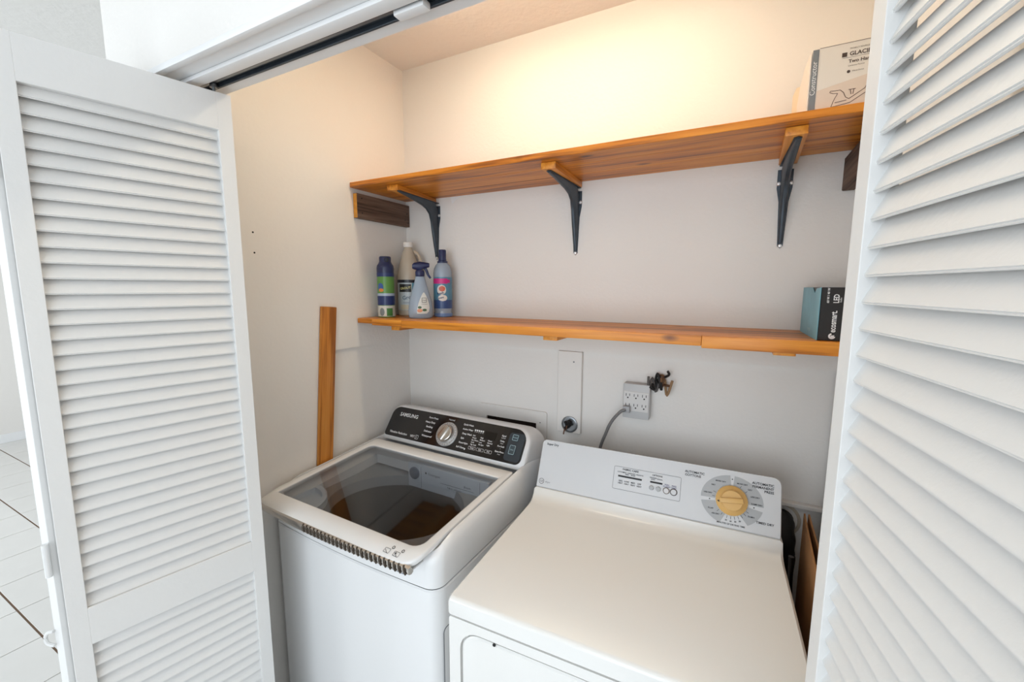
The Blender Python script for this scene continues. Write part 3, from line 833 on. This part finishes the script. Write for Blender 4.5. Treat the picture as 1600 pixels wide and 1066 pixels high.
# ------------------------------------------------------------------ dryer
DY = 0.0366
dy = thing('clothes_dryer', 'white clothes dryer with yellowed round knob on a grey-white console', 'dryer', (0.7602, -0.7636, 0), DY)
DW, DD = 0.686, 0.64
bm = B()
box(bm, 0.003, DW - 0.003, 0.012, DD, 0.02, 0.868, 0.006)
newobj('cabinet', bm, m_app2, dy)
for fx, fy in ((0.06, 0.07), (0.62, 0.07), (0.06, 0.58), (0.62, 0.58)):
    bm = B(); lathe(bm, [(0.022, 0.0), (0.022, 0.012), (0.012, 0.014), (0.012, 0.03)], 14, m=Matrix.Translation((fx, fy, 0)))
    newobj('foot', bm, m_blk, dy)
bm = B()
ringplate(bm, rrect(0.003, DW - 0.003, 0.02, 0.8675, 0.006, 6), rrect(0.031, DW - 0.031, 0.20, 0.8455, 0.048, 6), lambda x, z: V((x, 0.0125, z)), lambda x, z: V((x, 0.001, z)))
newobj('front_panel', bm, m_app2, dy, smooth=30)
bm = B()
da, db = rrect(0.0355, DW - 0.0355, 0.2045, 0.841, 0.044, 6), rrect(0.0395, DW - 0.0395, 0.2085, 0.837, 0.041, 6)
loft(bm, [[V((x, 0.012, z)) for x, z in da], [V((x, 0.0035, z)) for x, z in da], [V((x, 0.0, z)) for x, z in db]])
do = newobj('door', bm, m_app2, dy, smooth=40)
bm = B(); lathe(bm, [(0.0035, 0), (0.0035, 0.002), (0.001, 0.003)], 10, m=Matrix.Translation((0.116, 0.0015, 0.8405)) @ RX)
newobj('door_bumper', bm, m_blk, do)
# top: slab with rounded front edge and a cove rising to the console
prof = [(0.006, 0.869), (0.0, 0.873), (0.0, 0.904), (0.003, 0.910), (0.010, 0.914), (0.448, 0.914), (0.468, 0.916), (0.482, 0.922), (0.492, 0.933), (0.498, 0.9465), (0.64, 0.9465), (0.64, 0.869)]
bm = B()
loft(bm, [[V((x, y + (0.004 if (i in (0, 3)) and y < 0.3 else 0), (z - (0.006 if i in (0, 3) else 0)) if z > 0.9 else z)) for y, z in prof] for i, x in enumerate((0.0, 0.006, DW - 0.006, DW))])
newobj('top', bm, m_app2, dy, smooth=40)
DA = V((0, 0.5019, 0.9491)); DE = V((0, 0.5636 - 0.5019, 1.0846 - 0.9491)).normalized(); DN = V((0, -DE.z, DE.y))
def dp(u, v, l=0.0): return V((u, 0, 0)) + DA + DE * v + DN * l
fc = rrect(0.004, DW - 0.004, -0.0008, 0.150, 0.016, 6, (0.020, 0.014, 0.002, 0.002))
bm = B()
loft(bm, [[dp(0.343 + (u - 0.343) * 0.994, 0.074 + (v - 0.074) * 0.985, 0.0) for u, v in fc], [dp(u, v, -0.003) for u, v in fc],
          [dp(u, v, -0.009) + V((0, 0, -0.002)) for u, v in fc], [V((u, 0.628, 0.948 + max(0, v) * 0.60)) for u, v in fc]])
dco = newobj('console', bm, m_con, dy, smooth=40)
dc = Decal(lambda u, v, l: dp(u, v, l))
dc.text('Super Dry', 0.020, 0.1335, 0.0095, bold=True)
dc.text('GE', 0.0205, 0.0145, 0.009, 'c'); dc.sector(0.0205, 0.0175, 0.0075, 0.0088, 0, 359, n=20)
dc.text('FABRIC CARE', 0.294, 0.0975, 0.0078, 'c', bold=True)
for k, s in enumerate(('COTTON', 'EASY CARE', 'KNITS', 'DELICATE')): dc.text(s, 0.266 + 0.0185 * k, 0.0895, 0.0046, 'c', bold=True); dc.text(('', 'PERM', 'MIXED', '')[k], 0.266 + 0.0185 * k, 0.0850, 0.0044, 'c', bold=True)
dc.rect(0.2593, 0.3289, 0.0765, 0.0815)
dc.text('OPTIONS', 0.371, 0.0965, 0.0068, 'c', bold=True); dc.text('DRYNESS', 0.360, 0.0895, 0.0046, 'c', bold=True); dc.text('LEVEL', 0.360, 0.0850, 0.0044, 'c', bold=True); dc.text('SIGNAL', 0.379, 0.0880, 0.0046, 'c', bold=True)
dc.rect(0.3525, 0.3867, 0.0765, 0.0815)
for k in range(4):
    dc.text(('REG', 'LOW', 'MED', 'OFF')[k], 0.2680 + 0.0182 * k, 0.0635, 0.0062, 'c', bold=True); dc.text(('HEAT', 'HEAT', 'HEAT', 'HEAT')[k], 0.2680 + 0.0182 * k, 0.0570, 0.0055, 'c', bold=True)
dc.text('AUTOMATIC', 0.470, 0.124, 0.0088, 'c', bold=True); dc.text('COTTONS', 0.466, 0.115, 0.0088, 'c', bold=True)
dc.text('AUTOMATIC', 0.664, 0.124, 0.0088, 'r', bold=True); dc.text('PERMANENT', 0.664, 0.115, 0.0088, 'r', bold=True); dc.text('PRESS', 0.664, 0.106, 0.0088, 'r', bold=True)
dc.text('TIMED DRY', 0.666, 0.026, 0.0080, 'r', bold=True)
dc.text('MINUTES OF DRYING TIME', 0.566, 0.0075, 0.0056, 'c', bold=True)
KC = (0.5655, 0.0705)
for a, s in ((118, 'MORE DRY'), (140, 'DRY'), (168, 'LESS DRY'), (66, 'MORE DRY'), (44, 'DRY'), (22, 'LESS DRY'), (2, 'DAMP DRY'), (-38, '70 MIN'), (214, 'FLUFF'), (232, 'AIR DRY')):
    ra = math.radians(a)
    dc.text(s, KC[0] + 0.060 * math.cos(ra), KC[1] + 0.052 * math.sin(ra) - 0.002, 0.0052, 'c', bold=True, lift=0.0009)
for a in (62, 40, 160, 175, 225, 240, 258, 270, 282, 294, 306, 318, 330):
    ra = math.radians(a)
    dc.line(KC[0] + 0.041 * math.cos(ra), KC[1] + 0.041 * math.sin(ra), KC[0] + 0.048 * math.cos(ra), KC[1] + 0.048 * math.sin(ra), 0.0009, lift=0.0009)
for a in (258, 270, 282, 294): ra = math.radians(a); dc.text('%d' % ((294 - a) // 12 * 10 + 20), KC[0] + 0.053 * math.cos(ra), KC[1] + 0.053 * math.sin(ra) - 0.002, 0.0052, 'c', bold=True, lift=0.0009)
for a, rr in ((90, 0.056), (186, 0.054), (-8, 0.054)): ra = math.radians(a); dc.disc(KC[0] + rr * math.cos(ra), KC[1] + rr * math.sin(ra), 0.0016, lift=0.0009)
dc.done('console_print', m_ink, dco, True)
dc = Decal(lambda u, v, l: dp(u, v, l))
for a0, a1 in ((94, 182), (-3, 86), (191, 250), (-58, -13)): dc.sector(KC[0], KC[1], 0.040, 0.076, a0, a1, 0.86, 10, 0.0004)
dc.done('dial_print', m_grayprint, dco)
dc = Decal(lambda u, v, l: dp(u, v, l)); dc.frame(0.2455, 0.4365, 0.0400, 0.1065, 0.0010, 0.004)
dc.done('inset_outline', m_inkg, dco)
dc = Decal(lambda u, v, l: dp(u, v, l)); dc.text('dryer', 0.033, 0.0150, 0.0080); dc.done('badge_print', m_inkg, dco)
dc = Decal(lambda u, v, l: dp(u, v, l)); dc.text('PUSH', 0.399, 0.0770, 0.0050, 'c', bold=True); dc.text('TO START', 0.399, 0.0722, 0.0046, 'c', bold=True); dc.text('PRESS', 0.4185, 0.0770, 0.0050, 'c', bold=True); dc.text('START', 0.4185, 0.0722, 0.0046, 'c', bold=True)
dc.done('start_print', m_inkp, dco)
DM = Matrix((V((1, 0, 0)), DE, DN)).transposed().to_4x4()
def at(u, v): 
    m = DM.copy(); m.translation = dp(u, v, 0); return m
for u, r_, mt in ((0.3575, 0.0065, m_grayprint), (0.3765, 0.0070, m_grayprint), (0.3985, 0.0075, m_con), (0.4185, 0.0080, m_con)):
    bm = B(); lathe(bm, [(r_, 0.0), (r_, 0.003), (r_ * 0.85, 0.0045), (0.001, 0.0045)], 18, m=at(u, 0.0625))
    bt = newobj('push_button', bm, mt, dco)
    if u > 0.39:
        bm = B(); lathe(bm, [(r_ * 1.25, 0.0002), (r_ * 1.25, 0.0012), (r_ * 1.02, 0.0016), (r_ * 1.02, 0.0002)], 18, m=at(u, 0.0625), cap=False); newobj('button_ring', bm, P('ring_brown', (110, 96, 84), 0.5) if u < 0.41 else P('ring_dark', (66, 56, 50), 0.5), bt)
km = at(*KC)
bm = B()
pr = []
t = bmesh.new(); n = 60
for r_, z in ((0.0385, 0.002), (0.0385, 0.007), (0.036, 0.010), (0.030, 0.012), (0.029, 0.013)):
    pr.append([V(((r_ + (0.0007 if (i % 2 and r_ > 0.037) else 0)) * math.cos(2 * math.pi * i / n), (r_ + (0.0007 if (i % 2 and r_ > 0.037) else 0)) * math.sin(2 * math.pi * i / n), z)) for i in range(n)])
loft(t, pr); merge(bm, t, km)
kn = newobj('timer_knob', bm, m_tan, dco)
bm = B(); lathe(bm, [(0.0275, 0.012), (0.0275, 0.020), (0.025, 0.023), (0.001, 0.0232)], 36, m=km)
box(bm, -0.029, 0.027, -0.0065, 0.0065, 0.020, 0.031, 0.003, 2, km @ Matrix.Rotation(0.12, 4, 'Z'))
newobj('knob_grip', bm, m_tan, kn)
dc = Decal(lambda u, v, l: dp(KC[0] + u, KC[1] + v, 0.0112 + l)); dc.poly([(-0.0355, -0.006), (-0.0295, -0.0035), (-0.0295, -0.0095)]); dc.done('knob_pointer', m_blk, kn)

# ------------------------------------------------------------------ between dryer and right wall
vd = thing('vent_duct', 'dark dryer vent duct on the back wall right of the dryer', 'duct', (1.444, 0.012, 0.885))
bm = B(); lathe(bm, [(0.055, 0.0004), (0.055, 0.003), (0.050, 0.006), (0.047, 0.006), (0.046, 0.001)], 28, m=RX, cap=False)
newobj('flange', bm, P('flange_cream', (196, 182, 164), 0.5), vd)
bm = B(); tube(bm, spline([(0, -0.001, 0), (0, -0.035, -0.008), (0.002, -0.056, -0.05), (0.004, -0.060, -0.12), (0.006, -0.060, -0.30)], 7), lambda t: 0.036 + 0.0016 * math.sin(t * 150), 20)
newobj('hose', bm, P('hose_black', (30, 28, 27), 0.55), vd)
bm = B(); tube(bm, [(1.458, -0.135, 0.0), (1.459, -0.13, 0.70), (1.464, -0.122, 0.845)], 0.007, 12)
tag(newobj('standpipe', bm, m_cord), 'grey pipe rising in the gap right of the dryer', 'pipe')
cb = thing('cardboard_sheet', 'folded brown cardboard wedged between dryer and right wall', 'cardboard', (1.486, -0.115, 0))
for k, (ang, top1, ln) in enumerate(((0.030, 0.945, 0.50), (-0.035, 0.935, 0.42))):
    bm = B()
    prism(bm, [(0, 0.0), (-ln, 0.0), (-ln, top1 - 0.02), (-0.24, top1 + 0.016), (-0.04, 0.970), (0, 0.975)], lambda y, z: V((-0.002, y, z)), lambda y, z: V((0.002, y, z)))
    newobj('cardboard_panel', bm, m_card, cb, smooth=0, loc=(0.010 * k, 0, 0), rotz=-ang if k == 0 else 0.012)

# ------------------------------------------------------------------ boxes
fb = thing('faucet_box', 'white printed cardboard faucet box on the upper shelf', 'box', (1.396, -0.285, UZ1 + 0.0004), -0.01)
bm = B(); box(bm, 0.0, 0.140, 0.0, 0.20, 0.0, 0.128, 0.0012, 1)
m_fbox = P('box_white', (226, 218, 208), 0.6)
newobj('carton', bm, m_fbox, fb, smooth=0)
bm = B()
prism(bm, [(0.0, 0.004), (0.10, 0.002), (0.13, 0.060), (0.10, 0.098), (0.06, 0.118), (0.0, 0.124)], lambda y, z: V((-0.003 - y * 0.07, y, z)), lambda y, z: V((-0.001 - y * 0.07, y, z)))
newobj('end_flap', bm, m_fbox, fb, smooth=0)
bm = B()
prism(bm, [(0.10, 0.002), (0.19, 0.002), (0.19, 0.108), (0.15, 0.112), (0.10, 0.095)], lambda y, z: V((-0.009 - (y - .1) * 0.10, y, z)), lambda y, z: V((-0.0075 - (y - .1) * 0.10, y, z)))
newobj('inner_flap', bm, P('flap_kraft', (228, 212, 186), 0.7), fb, smooth=0)
fp = lambda u, v, l: V((u, -l, v))
dc = Decal(fp); dc.rect(0.0005, 0.0115, 0.001, 0.126); dc.done('grey_stripe', P('print_slate', (122, 126, 130), 0.6), fb)
dc = Decal(fp); dc.text('Constructor', 0.0090, 0.034, 0.0135, rot=math.pi / 2, lift=0.0010); dc.done('stripe_print', m_inkw, fb)
dc = Decal(fp)
dc.text('GLACIER BAY', 0.0640, 0.1010, 0.0112, bold=True, sx=0.95); dc.poly([(0.0515, 0.100), (0.060, 0.100), (0.060, 0.1085), (0.0515, 0.1085)])
dc.text('Two Handle', 0.0635, 0.0870, 0.0092, bold=True); dc.rect(0.052, 0.12, 0.0975, 0.0980); dc.text('PROJECT SOURCE', 0.064, 0.1135, 0.004)
dc.text('Lavatory Faucet', 0.0635, 0.080, 0.0042); dc.disc(0.0650, 0.0700, 0.0030); dc.text('WaterSense', 0.0705, 0.069, 0.0040)
dc.rect(0.012, 0.139, 0.1265, 0.1275)
dc.done('box_print', P('print_brown', (72, 58, 52), 0.6), fb)
dc = Decal(fp)
cur = [(0.040, 0.004), (0.043, 0.014), (0.046, 0.022), (0.050, 0.030), (0.042, 0.031), (0.036, 0.034), (0.037, 0.037), (0.046, 0.036), (0.054, 0.036), (0.060, 0.030), (0.064, 0.020), (0.070, 0.016)]
for a, b in zip(cur, cur[1:]): dc.line(*a, *b, 0.0012)
for a, b in (((0.046, 0.012), (0.066, 0.014)), ((0.040, 0.004), (0.072, 0.008)), ((0.072, 0.008), (0.110, 0.032)), ((0.070, 0.016), (0.095, 0.032)), ((0.095, 0.032), (0.102, 0.048)), ((0.102, 0.048), (0.120, 0.052)), ((0.068, 0.034), (0.080, 0.034)), ((0.071, 0.034), (0.073, 0.024)), ((0.077, 0.034), (0.076, 0.024))): dc.line(*a, *b, 0.0014)
dc.done('faucet_drawing', P('print_sepia', (104, 82, 74), 0.6), fb)
dc = Decal(fp); dc.poly([(0.0125, 0.042), (0.139, 0.068), (0.139, 0.001), (0.0125, 0.001)], 0.0002); dc.done('box_band', P('print_cream', (220, 202, 186), 0.6), fb)

lb_ = thing('bulb_box', 'black and teal light bulb carton at the right end of the lower shelf', 'box', (1.4535, -0.270, LZ1 + 0.0004), 0.02)
bm = B(); box(bm, 0.0, 0.085, 0.0, 0.235, 0.0, 0.121, 0.0012, 1)
newobj('carton', bm, P('carton_black', (30, 28, 29), 0.4), lb_, smooth=0)
bm = B(); prism(bm, [(0.0, 0.0), (0.235, 0.0), (0.235, 0.121), (0.10, 0.121), (0.07, 0.108), (0.05, 0.119), (0.0, 0.121)], lambda y, z: V((-0.0006, y, z)), lambda y, z: V((-0.0016, y, z)))
newobj('teal_side', bm, P('carton_teal', (116, 178, 196), 0.4, var=0.2, vscale=9), lb_, smooth=0)
bm = B(); box(bm, 0.004, 0.083, 0.004, 0.23, 0.1212, 0.1222); newobj('lid_flap', bm, P('carton_grey', (190, 190, 194), 0.5), lb_, smooth=0)
dc = Decal(fp)
dc.text('ecosmart.', 0.0320, 0.0195, 0.0168, rot=math.pi / 2, bold=True, sx=0.74); dc.text('LED', 0.0335, 0.0860, 0.0145, rot=math.pi / 2, bold=True, sx=0.8); dc.text('60 W / 40 W', 0.0155, 0.0860, 0.0062, rot=math.pi / 2, bold=True); dc.text('bulbs', 0.0385, 0.088, 0.0050, rot=math.pi / 2)
dc.sector(0.0265, 0.011, 0.003, 0.0068, 100, 350, n=12); dc.poly([(0.022, 0.007), (0.0285, 0.007), (0.0315, 0.0135), (0.0255, 0.0125)])
dc.done('box_print', m_inkw, lb_)
dc = Decal(lambda u, v, l: V((-0.0016 - l, u, v))); dc.text('LED 9 W', 0.085, 0.014, 0.010, rot=0); dc.done('side_print', P('print_pale', (190, 214, 214), 0.5), lb_)

# ------------------------------------------------------------------ bottles
CAMD = math.atan2(-1.4504 + 0.15, 1.278 - 0.15)      # labels face the room
def cyl(r, a0, sx=1.0, sy=1.0):
    return lambda u, v, l: V(((r + l) * sx * math.cos(a0 + u / r), (r + l) * sy * math.sin(a0 + u / r), v))
zb = LZ1 + 0.0004
# aerosol can
ae = thing('aerosol_can', 'blue and green aerosol spray can, leftmost of the bottles on the lower shelf', 'spray can', (0.062, -0.198, zb), CAMD)
bm = B(); lathe(bm, [(0.030, 0), (0.0325, 0.003), (0.0325, 0.170), (0.031, 0.178), (0.027, 0.184)], 28)
newobj('can', bm, P('can_green', (96, 146, 70), 0.3), ae)
bm = B(); lathe(bm, [(0.0325, 0.172), (0.0328, 0.190), (0.031, 0.201), (0.026, 0.208), (0.0225, 0.216), (0.0225, 0.232), (0.020, 0.236), (0.014, 0.236), (0.013, 0.226)], 28)
cpx = newobj('cap', bm, m_navy, ae)
bm = B(); lathe(bm, [(0.0085, 0.0), (0.0085, 0.004), (0.0055, 0.004), (0.0055, 0.001)], 14, m=Matrix.Translation((0.0205, 0.006, 0.222)) @ Matrix.Rotation(math.pi / 2, 4, 'Y'))
newobj('nozzle', bm, m_blk, cpx)
c = cyl(0.0327, 0)
def band(parent, name, r, z0, z1, col, a0=-1.9, a1=1.9, lift=0.0003, rough=0.35, sx=1, sy=1):
    d = Decal(cyl(r, 0, sx, sy)); d.rect(a0 * r, a1 * r, z0, z1, lift, 20)
    return d.done(name, P(name + '_%d_%d_%d' % tuple(col), col, rough), parent)
band(ae, 'label_band', 0.0327, 0.048, 0.084, (36, 52, 104)); band(ae, 'label_band', 0.0327, 0.004, 0.046, (206, 206, 196))
band(ae, 'label_band', 0.0327, 0.084, 0.094, (170, 186, 206)); band(ae, 'label_band', 0.0327, 0.158, 0.172, (36, 52, 104))
d = Decal(c); d.rect(0.002, 0.026, 0.006, 0.036, 0.0007, 6); d.done('label_patch', P('patch_green', (70, 128, 64), 0.4), ae)
d = Decal(c); d.blob(-0.020, 0.118, 0.012, 0.016, 0.0007); d.done('label_logo', P('logo_blue', (60, 96, 160), 0.4), ae)
d = Decal(c); d.blob(-0.017, 0.106, 0.010, 0.007, 0.0012); d.done('label_logo', P('logo_orange', (224, 138, 60), 0.4), ae)
d = Decal(c); d.blob(-0.016, 0.022, 0.010, 0.016, 0.0007); d.done('label_patch', P('patch_grey', (130, 140, 140), 0.4), ae)
# big jug
ju = thing('cleaner_jug', 'clear grout cleaner jug with white cap behind the spray bottles', 'jug', (0.066, -0.068, zb), CAMD)
bm = B(); lathe(bm, [(0.042, 0), (0.046, 0.004), (0.046, 0.155), (0.044, 0.175), (0.036, 0.215), (0.024, 0.258), (0.017, 0.274), (0.016, 0.286)], 30)
newobj('body', bm, P('jug_plastic', (196, 184, 166), 0.35), ju)
bm = B(); lathe(bm, [(0.0185, 0.282), (0.0190, 0.284), (0.0190, 0.300), (0.0175, 0.302)], 24)
newobj('cap', bm, P('cap_white', (236, 232, 226), 0.4), ju)
bm = B(); tube(bm, spline([(0.0, 0.022, 0.266), (0.004, 0.042, 0.250), (0.006, 0.050, 0.220), (0.004, 0.048, 0.190), (0, 0.040, 0.165)], 5), 0.0065, 10)
newobj('grip', bm, P('jug_grip', (200, 184, 162), 0.4), ju)
band(ju, 'jug_label', 0.0462, 0.024, 0.146, (196, 206, 208)); band(ju, 'jug_band', 0.0462, 0.136, 0.148, (34, 36, 48), lift=0.0006)
c = cyl(0.0465, 0)
d = Decal(c); d.rect(-0.044, 0.008, 0.098, 0.130, 0.0008, 10); d.done('label_logo', P('logo_black', (38, 36, 34), 0.4), ju)
d = Decal(c); d.text('GROUT', -0.038, 0.107, 0.013, bold=True, rot=0.12, lift=0.0016); d.done('logo_print', P('print_yellow', (232, 222, 150), 0.4), ju)
d = Decal(c); d.text('Grout', -0.028, 0.066, 0.022, bold=True, rot=0.12, lift=0.0010); d.text('CLEANER', -0.026, 0.052, 0.008, lift=0.001); d.done('label_print', P('print_steel', (96, 116, 134), 0.4), ju)
d = Decal(c); d.rect(0.012, 0.055, 0.06, 0.135, 0.0009, 8); d.done('label_patch', P('patch_teal', (90, 156, 180), 0.4), ju)
d = Decal(c); d.rect(-0.040, 0.0, 0.026, 0.046, 0.0008, 6); d.done('label_patch', P('patch_cream', (214, 204, 176), 0.4), ju)
# trigger spray bottle
sp = thing('spray_bottle', 'pale grey-blue trigger spray bottle with navy head, front of the bottles', 'spray bottle', (0.212, -0.172, zb), CAMD)
bm = B()
lathe(bm, [(0.040, 0), (0.0455, 0.005), (0.0465, 0.030), (0.043, 0.060), (0.034, 0.095), (0.025, 0.125), (0.0185, 0.150), (0.0165, 0.160)], 30, sx=0.62, sy=1.0)
newobj('body', bm, PLASTIC_CLEAR('spray_plastic', (176, 192, 208), 0.25), sp)
bm = B(); lathe(bm, [(0.040, 0.003), (0.043, 0.030), (0.039, 0.045), (0.001, 0.046)], 26, sx=0.58, sy=0.96)
newobj('liquid', bm, P('spray_liquid', (150, 168, 176), 0.2), sp)
bm = B()
lathe(bm, [(0.0155, 0.158), (0.0175, 0.160), (0.0175, 0.176), (0.014, 0.182)], 20)
loft(bm, [[V((a * 0.013, y, z + b * h)) for a, b in ((-.6, -1), (.6, -1), (1, -.3), (1, .4), (.55, 1), (-.55, 1), (-1, .4), (-1, -.3))] for y, z, h in ((-0.028, 0.196, 0.007), (-0.022, 0.197, 0.012), (0.0, 0.197, 0.017), (0.016, 0.200, 0.012), (0.030, 0.201, 0.009), (0.036, 0.201, 0.007))])
hd_ = newobj('spray_head', bm, m_navy, sp, smooth=60)
bm = B(); tube(bm, spline([(0.0, 0.020, 0.190), (0.0, 0.026, 0.178), (0.0, 0.031, 0.164), (0.0, 0.040, 0.152)], 5), lambda t: 0.006 - 0.002 * t, 10)
newobj('trigger', bm, m_navy, hd_)
lf = lambda u, v, l: V((0.62 * (0.0465 - max(0, v - 0.03) * 0.17) * math.sqrt(max(0.02, 1 - (u / 0.0475) ** 2)) + 0.0008 + l, u, v))
d = Decal(lf); d.strip([(-0.014, 0.022, 0.018), (-0.015, 0.030, 0.026), (-0.013, 0.033, 0.040), (-0.009, 0.031, 0.056), (-0.003, 0.026, 0.072), (0.004, 0.020, 0.088), (0.010, 0.014, 0.098)], 0.0006); d.done('label', P('label_white', (222, 222, 214), 0.4), sp)
d = Decal(lf); d.blob(-0.004, 0.030, 0.010, 0.007, 0.0016); d.done('label_patch', P('patch_orange', (226, 150, 110), 0.4), sp)
d = Decal(lf); d.blob(0.014, 0.032, 0.008, 0.005, 0.0014); d.blob(-0.004, 0.042, 0.007, 0.005, 0.0014); d.done('label_patch', P('patch_leaf', (70, 104, 72), 0.4), sp)
d = Decal(lf); d.frame(0.004, 0.022, 0.060, 0.078, 0.0015, 0.002, lift=0.0014); d.text('clean', 0.013, 0.067, 0.007, 'c', lift=0.0014); d.text('all purpose', 0.014, 0.053, 0.005, 'c', lift=0.0014); d.done('label_print', m_ink, sp)
# tall blue bottle
bl = thing('cleaner_bottle', 'tall blue cleaner bottle with navy cap and pink label band', 'bottle', (0.238, -0.064, zb), CAMD)
bm = B(); lathe(bm, [(0.032, 0), (0.0355, 0.004), (0.0365, 0.016), (0.0345, 0.022), (0.0365, 0.030), (0.0365, 0.175), (0.034, 0.190), (0.027, 0.206), (0.016, 0.216), (0.014, 0.220)], 28)
newobj('body', bm, PLASTIC_CLEAR('bottle_blue', (176, 190, 206), 0.2, 0.15), bl)
bm = B(); lathe(bm, [(0.0205, 0.214), (0.0205, 0.220), (0.0165, 0.223), (0.0150, 0.232), (0.0155, 0.262), (0.013, 0.266)], 22)
newobj('cap', bm, m_navy, bl)
band(bl, 'bottle_label', 0.0367, 0.034, 0.158, (84, 134, 160)); band(bl, 'bottle_label', 0.0367, 0.034, 0.068, (52, 78, 130), lift=0.0005); band(bl, 'bottle_label', 0.0367, 0.002, 0.015, (110, 140, 190), lift=0.0003)
c = cyl(0.0369, 0)
d = Decal(c); d.rect(-0.050, 0.016, 0.132, 0.152, 0.0009, 12); d.rect(0.016, 0.028, 0.135, 0.148, 0.0009, 4); d.done('label_band', P('band_pink', (206, 40, 128), 0.4), bl)
d = Decal(c); d.blob(-0.008, 0.108, 0.018, 0.020, 0.0009); d.blob(-0.004, 0.076, 0.018, 0.013, 0.0012); d.done('label_patch', P('patch_offwhite', (226, 216, 206), 0.4), bl)
d = Decal(c); d.blob(-0.006, 0.112, 0.012, 0.011, 0.0016); d.done('label_patch', P('patch_red', (206, 96, 66), 0.4), bl)
d = Decal(c); d.text('fresh', -0.024, 0.088, 0.013, bold=True, rot=0.2, lift=0.0020); d.text('scent', -0.020, 0.072, 0.010, bold=True, rot=0.2, lift=0.0020); d.done('label_print', P('print_navy', (40, 50, 90), 0.4), bl)

# ------------------------------------------------------------------ ceiling lamp of the closet
lm_ = thing('ceiling_light', 'slim warm batten light on the closet ceiling', 'lamp', (0.80, -0.375, ZC), 0)
bm = B(); box(bm, -0.47, 0.47, -0.035, 0.035, -0.018, -0.0005, 0.003)
newobj('holder', bm, m_lamp_base, lm_)
m_bulb = bpy.data.materials.new('diffuser_glow'); m_bulb.use_nodes = True
nt = m_bulb.node_tree; nt.nodes.remove(nt.nodes['Principled BSDF'])
em = nt.nodes.new('ShaderNodeEmission'); em.inputs['Color'].default_value = LAMP_COLOR; em.inputs['Strength'].default_value = LAMP_POWER
nt.links.new(em.outputs[0], nt.nodes['Material Output'].inputs['Surface'])
bm = B()
loft(bm, [[V((x, y, z)) for y, z in ((0.030, -0.0185), (0.030, -0.032), (0.026, -0.0350), (-0.026, -0.0350), (-0.030, -0.032), (-0.030, -0.0185))] for x in (-0.45, 0.45)])
newobj('opal_diffuser', bm, m_bulb, lm_)
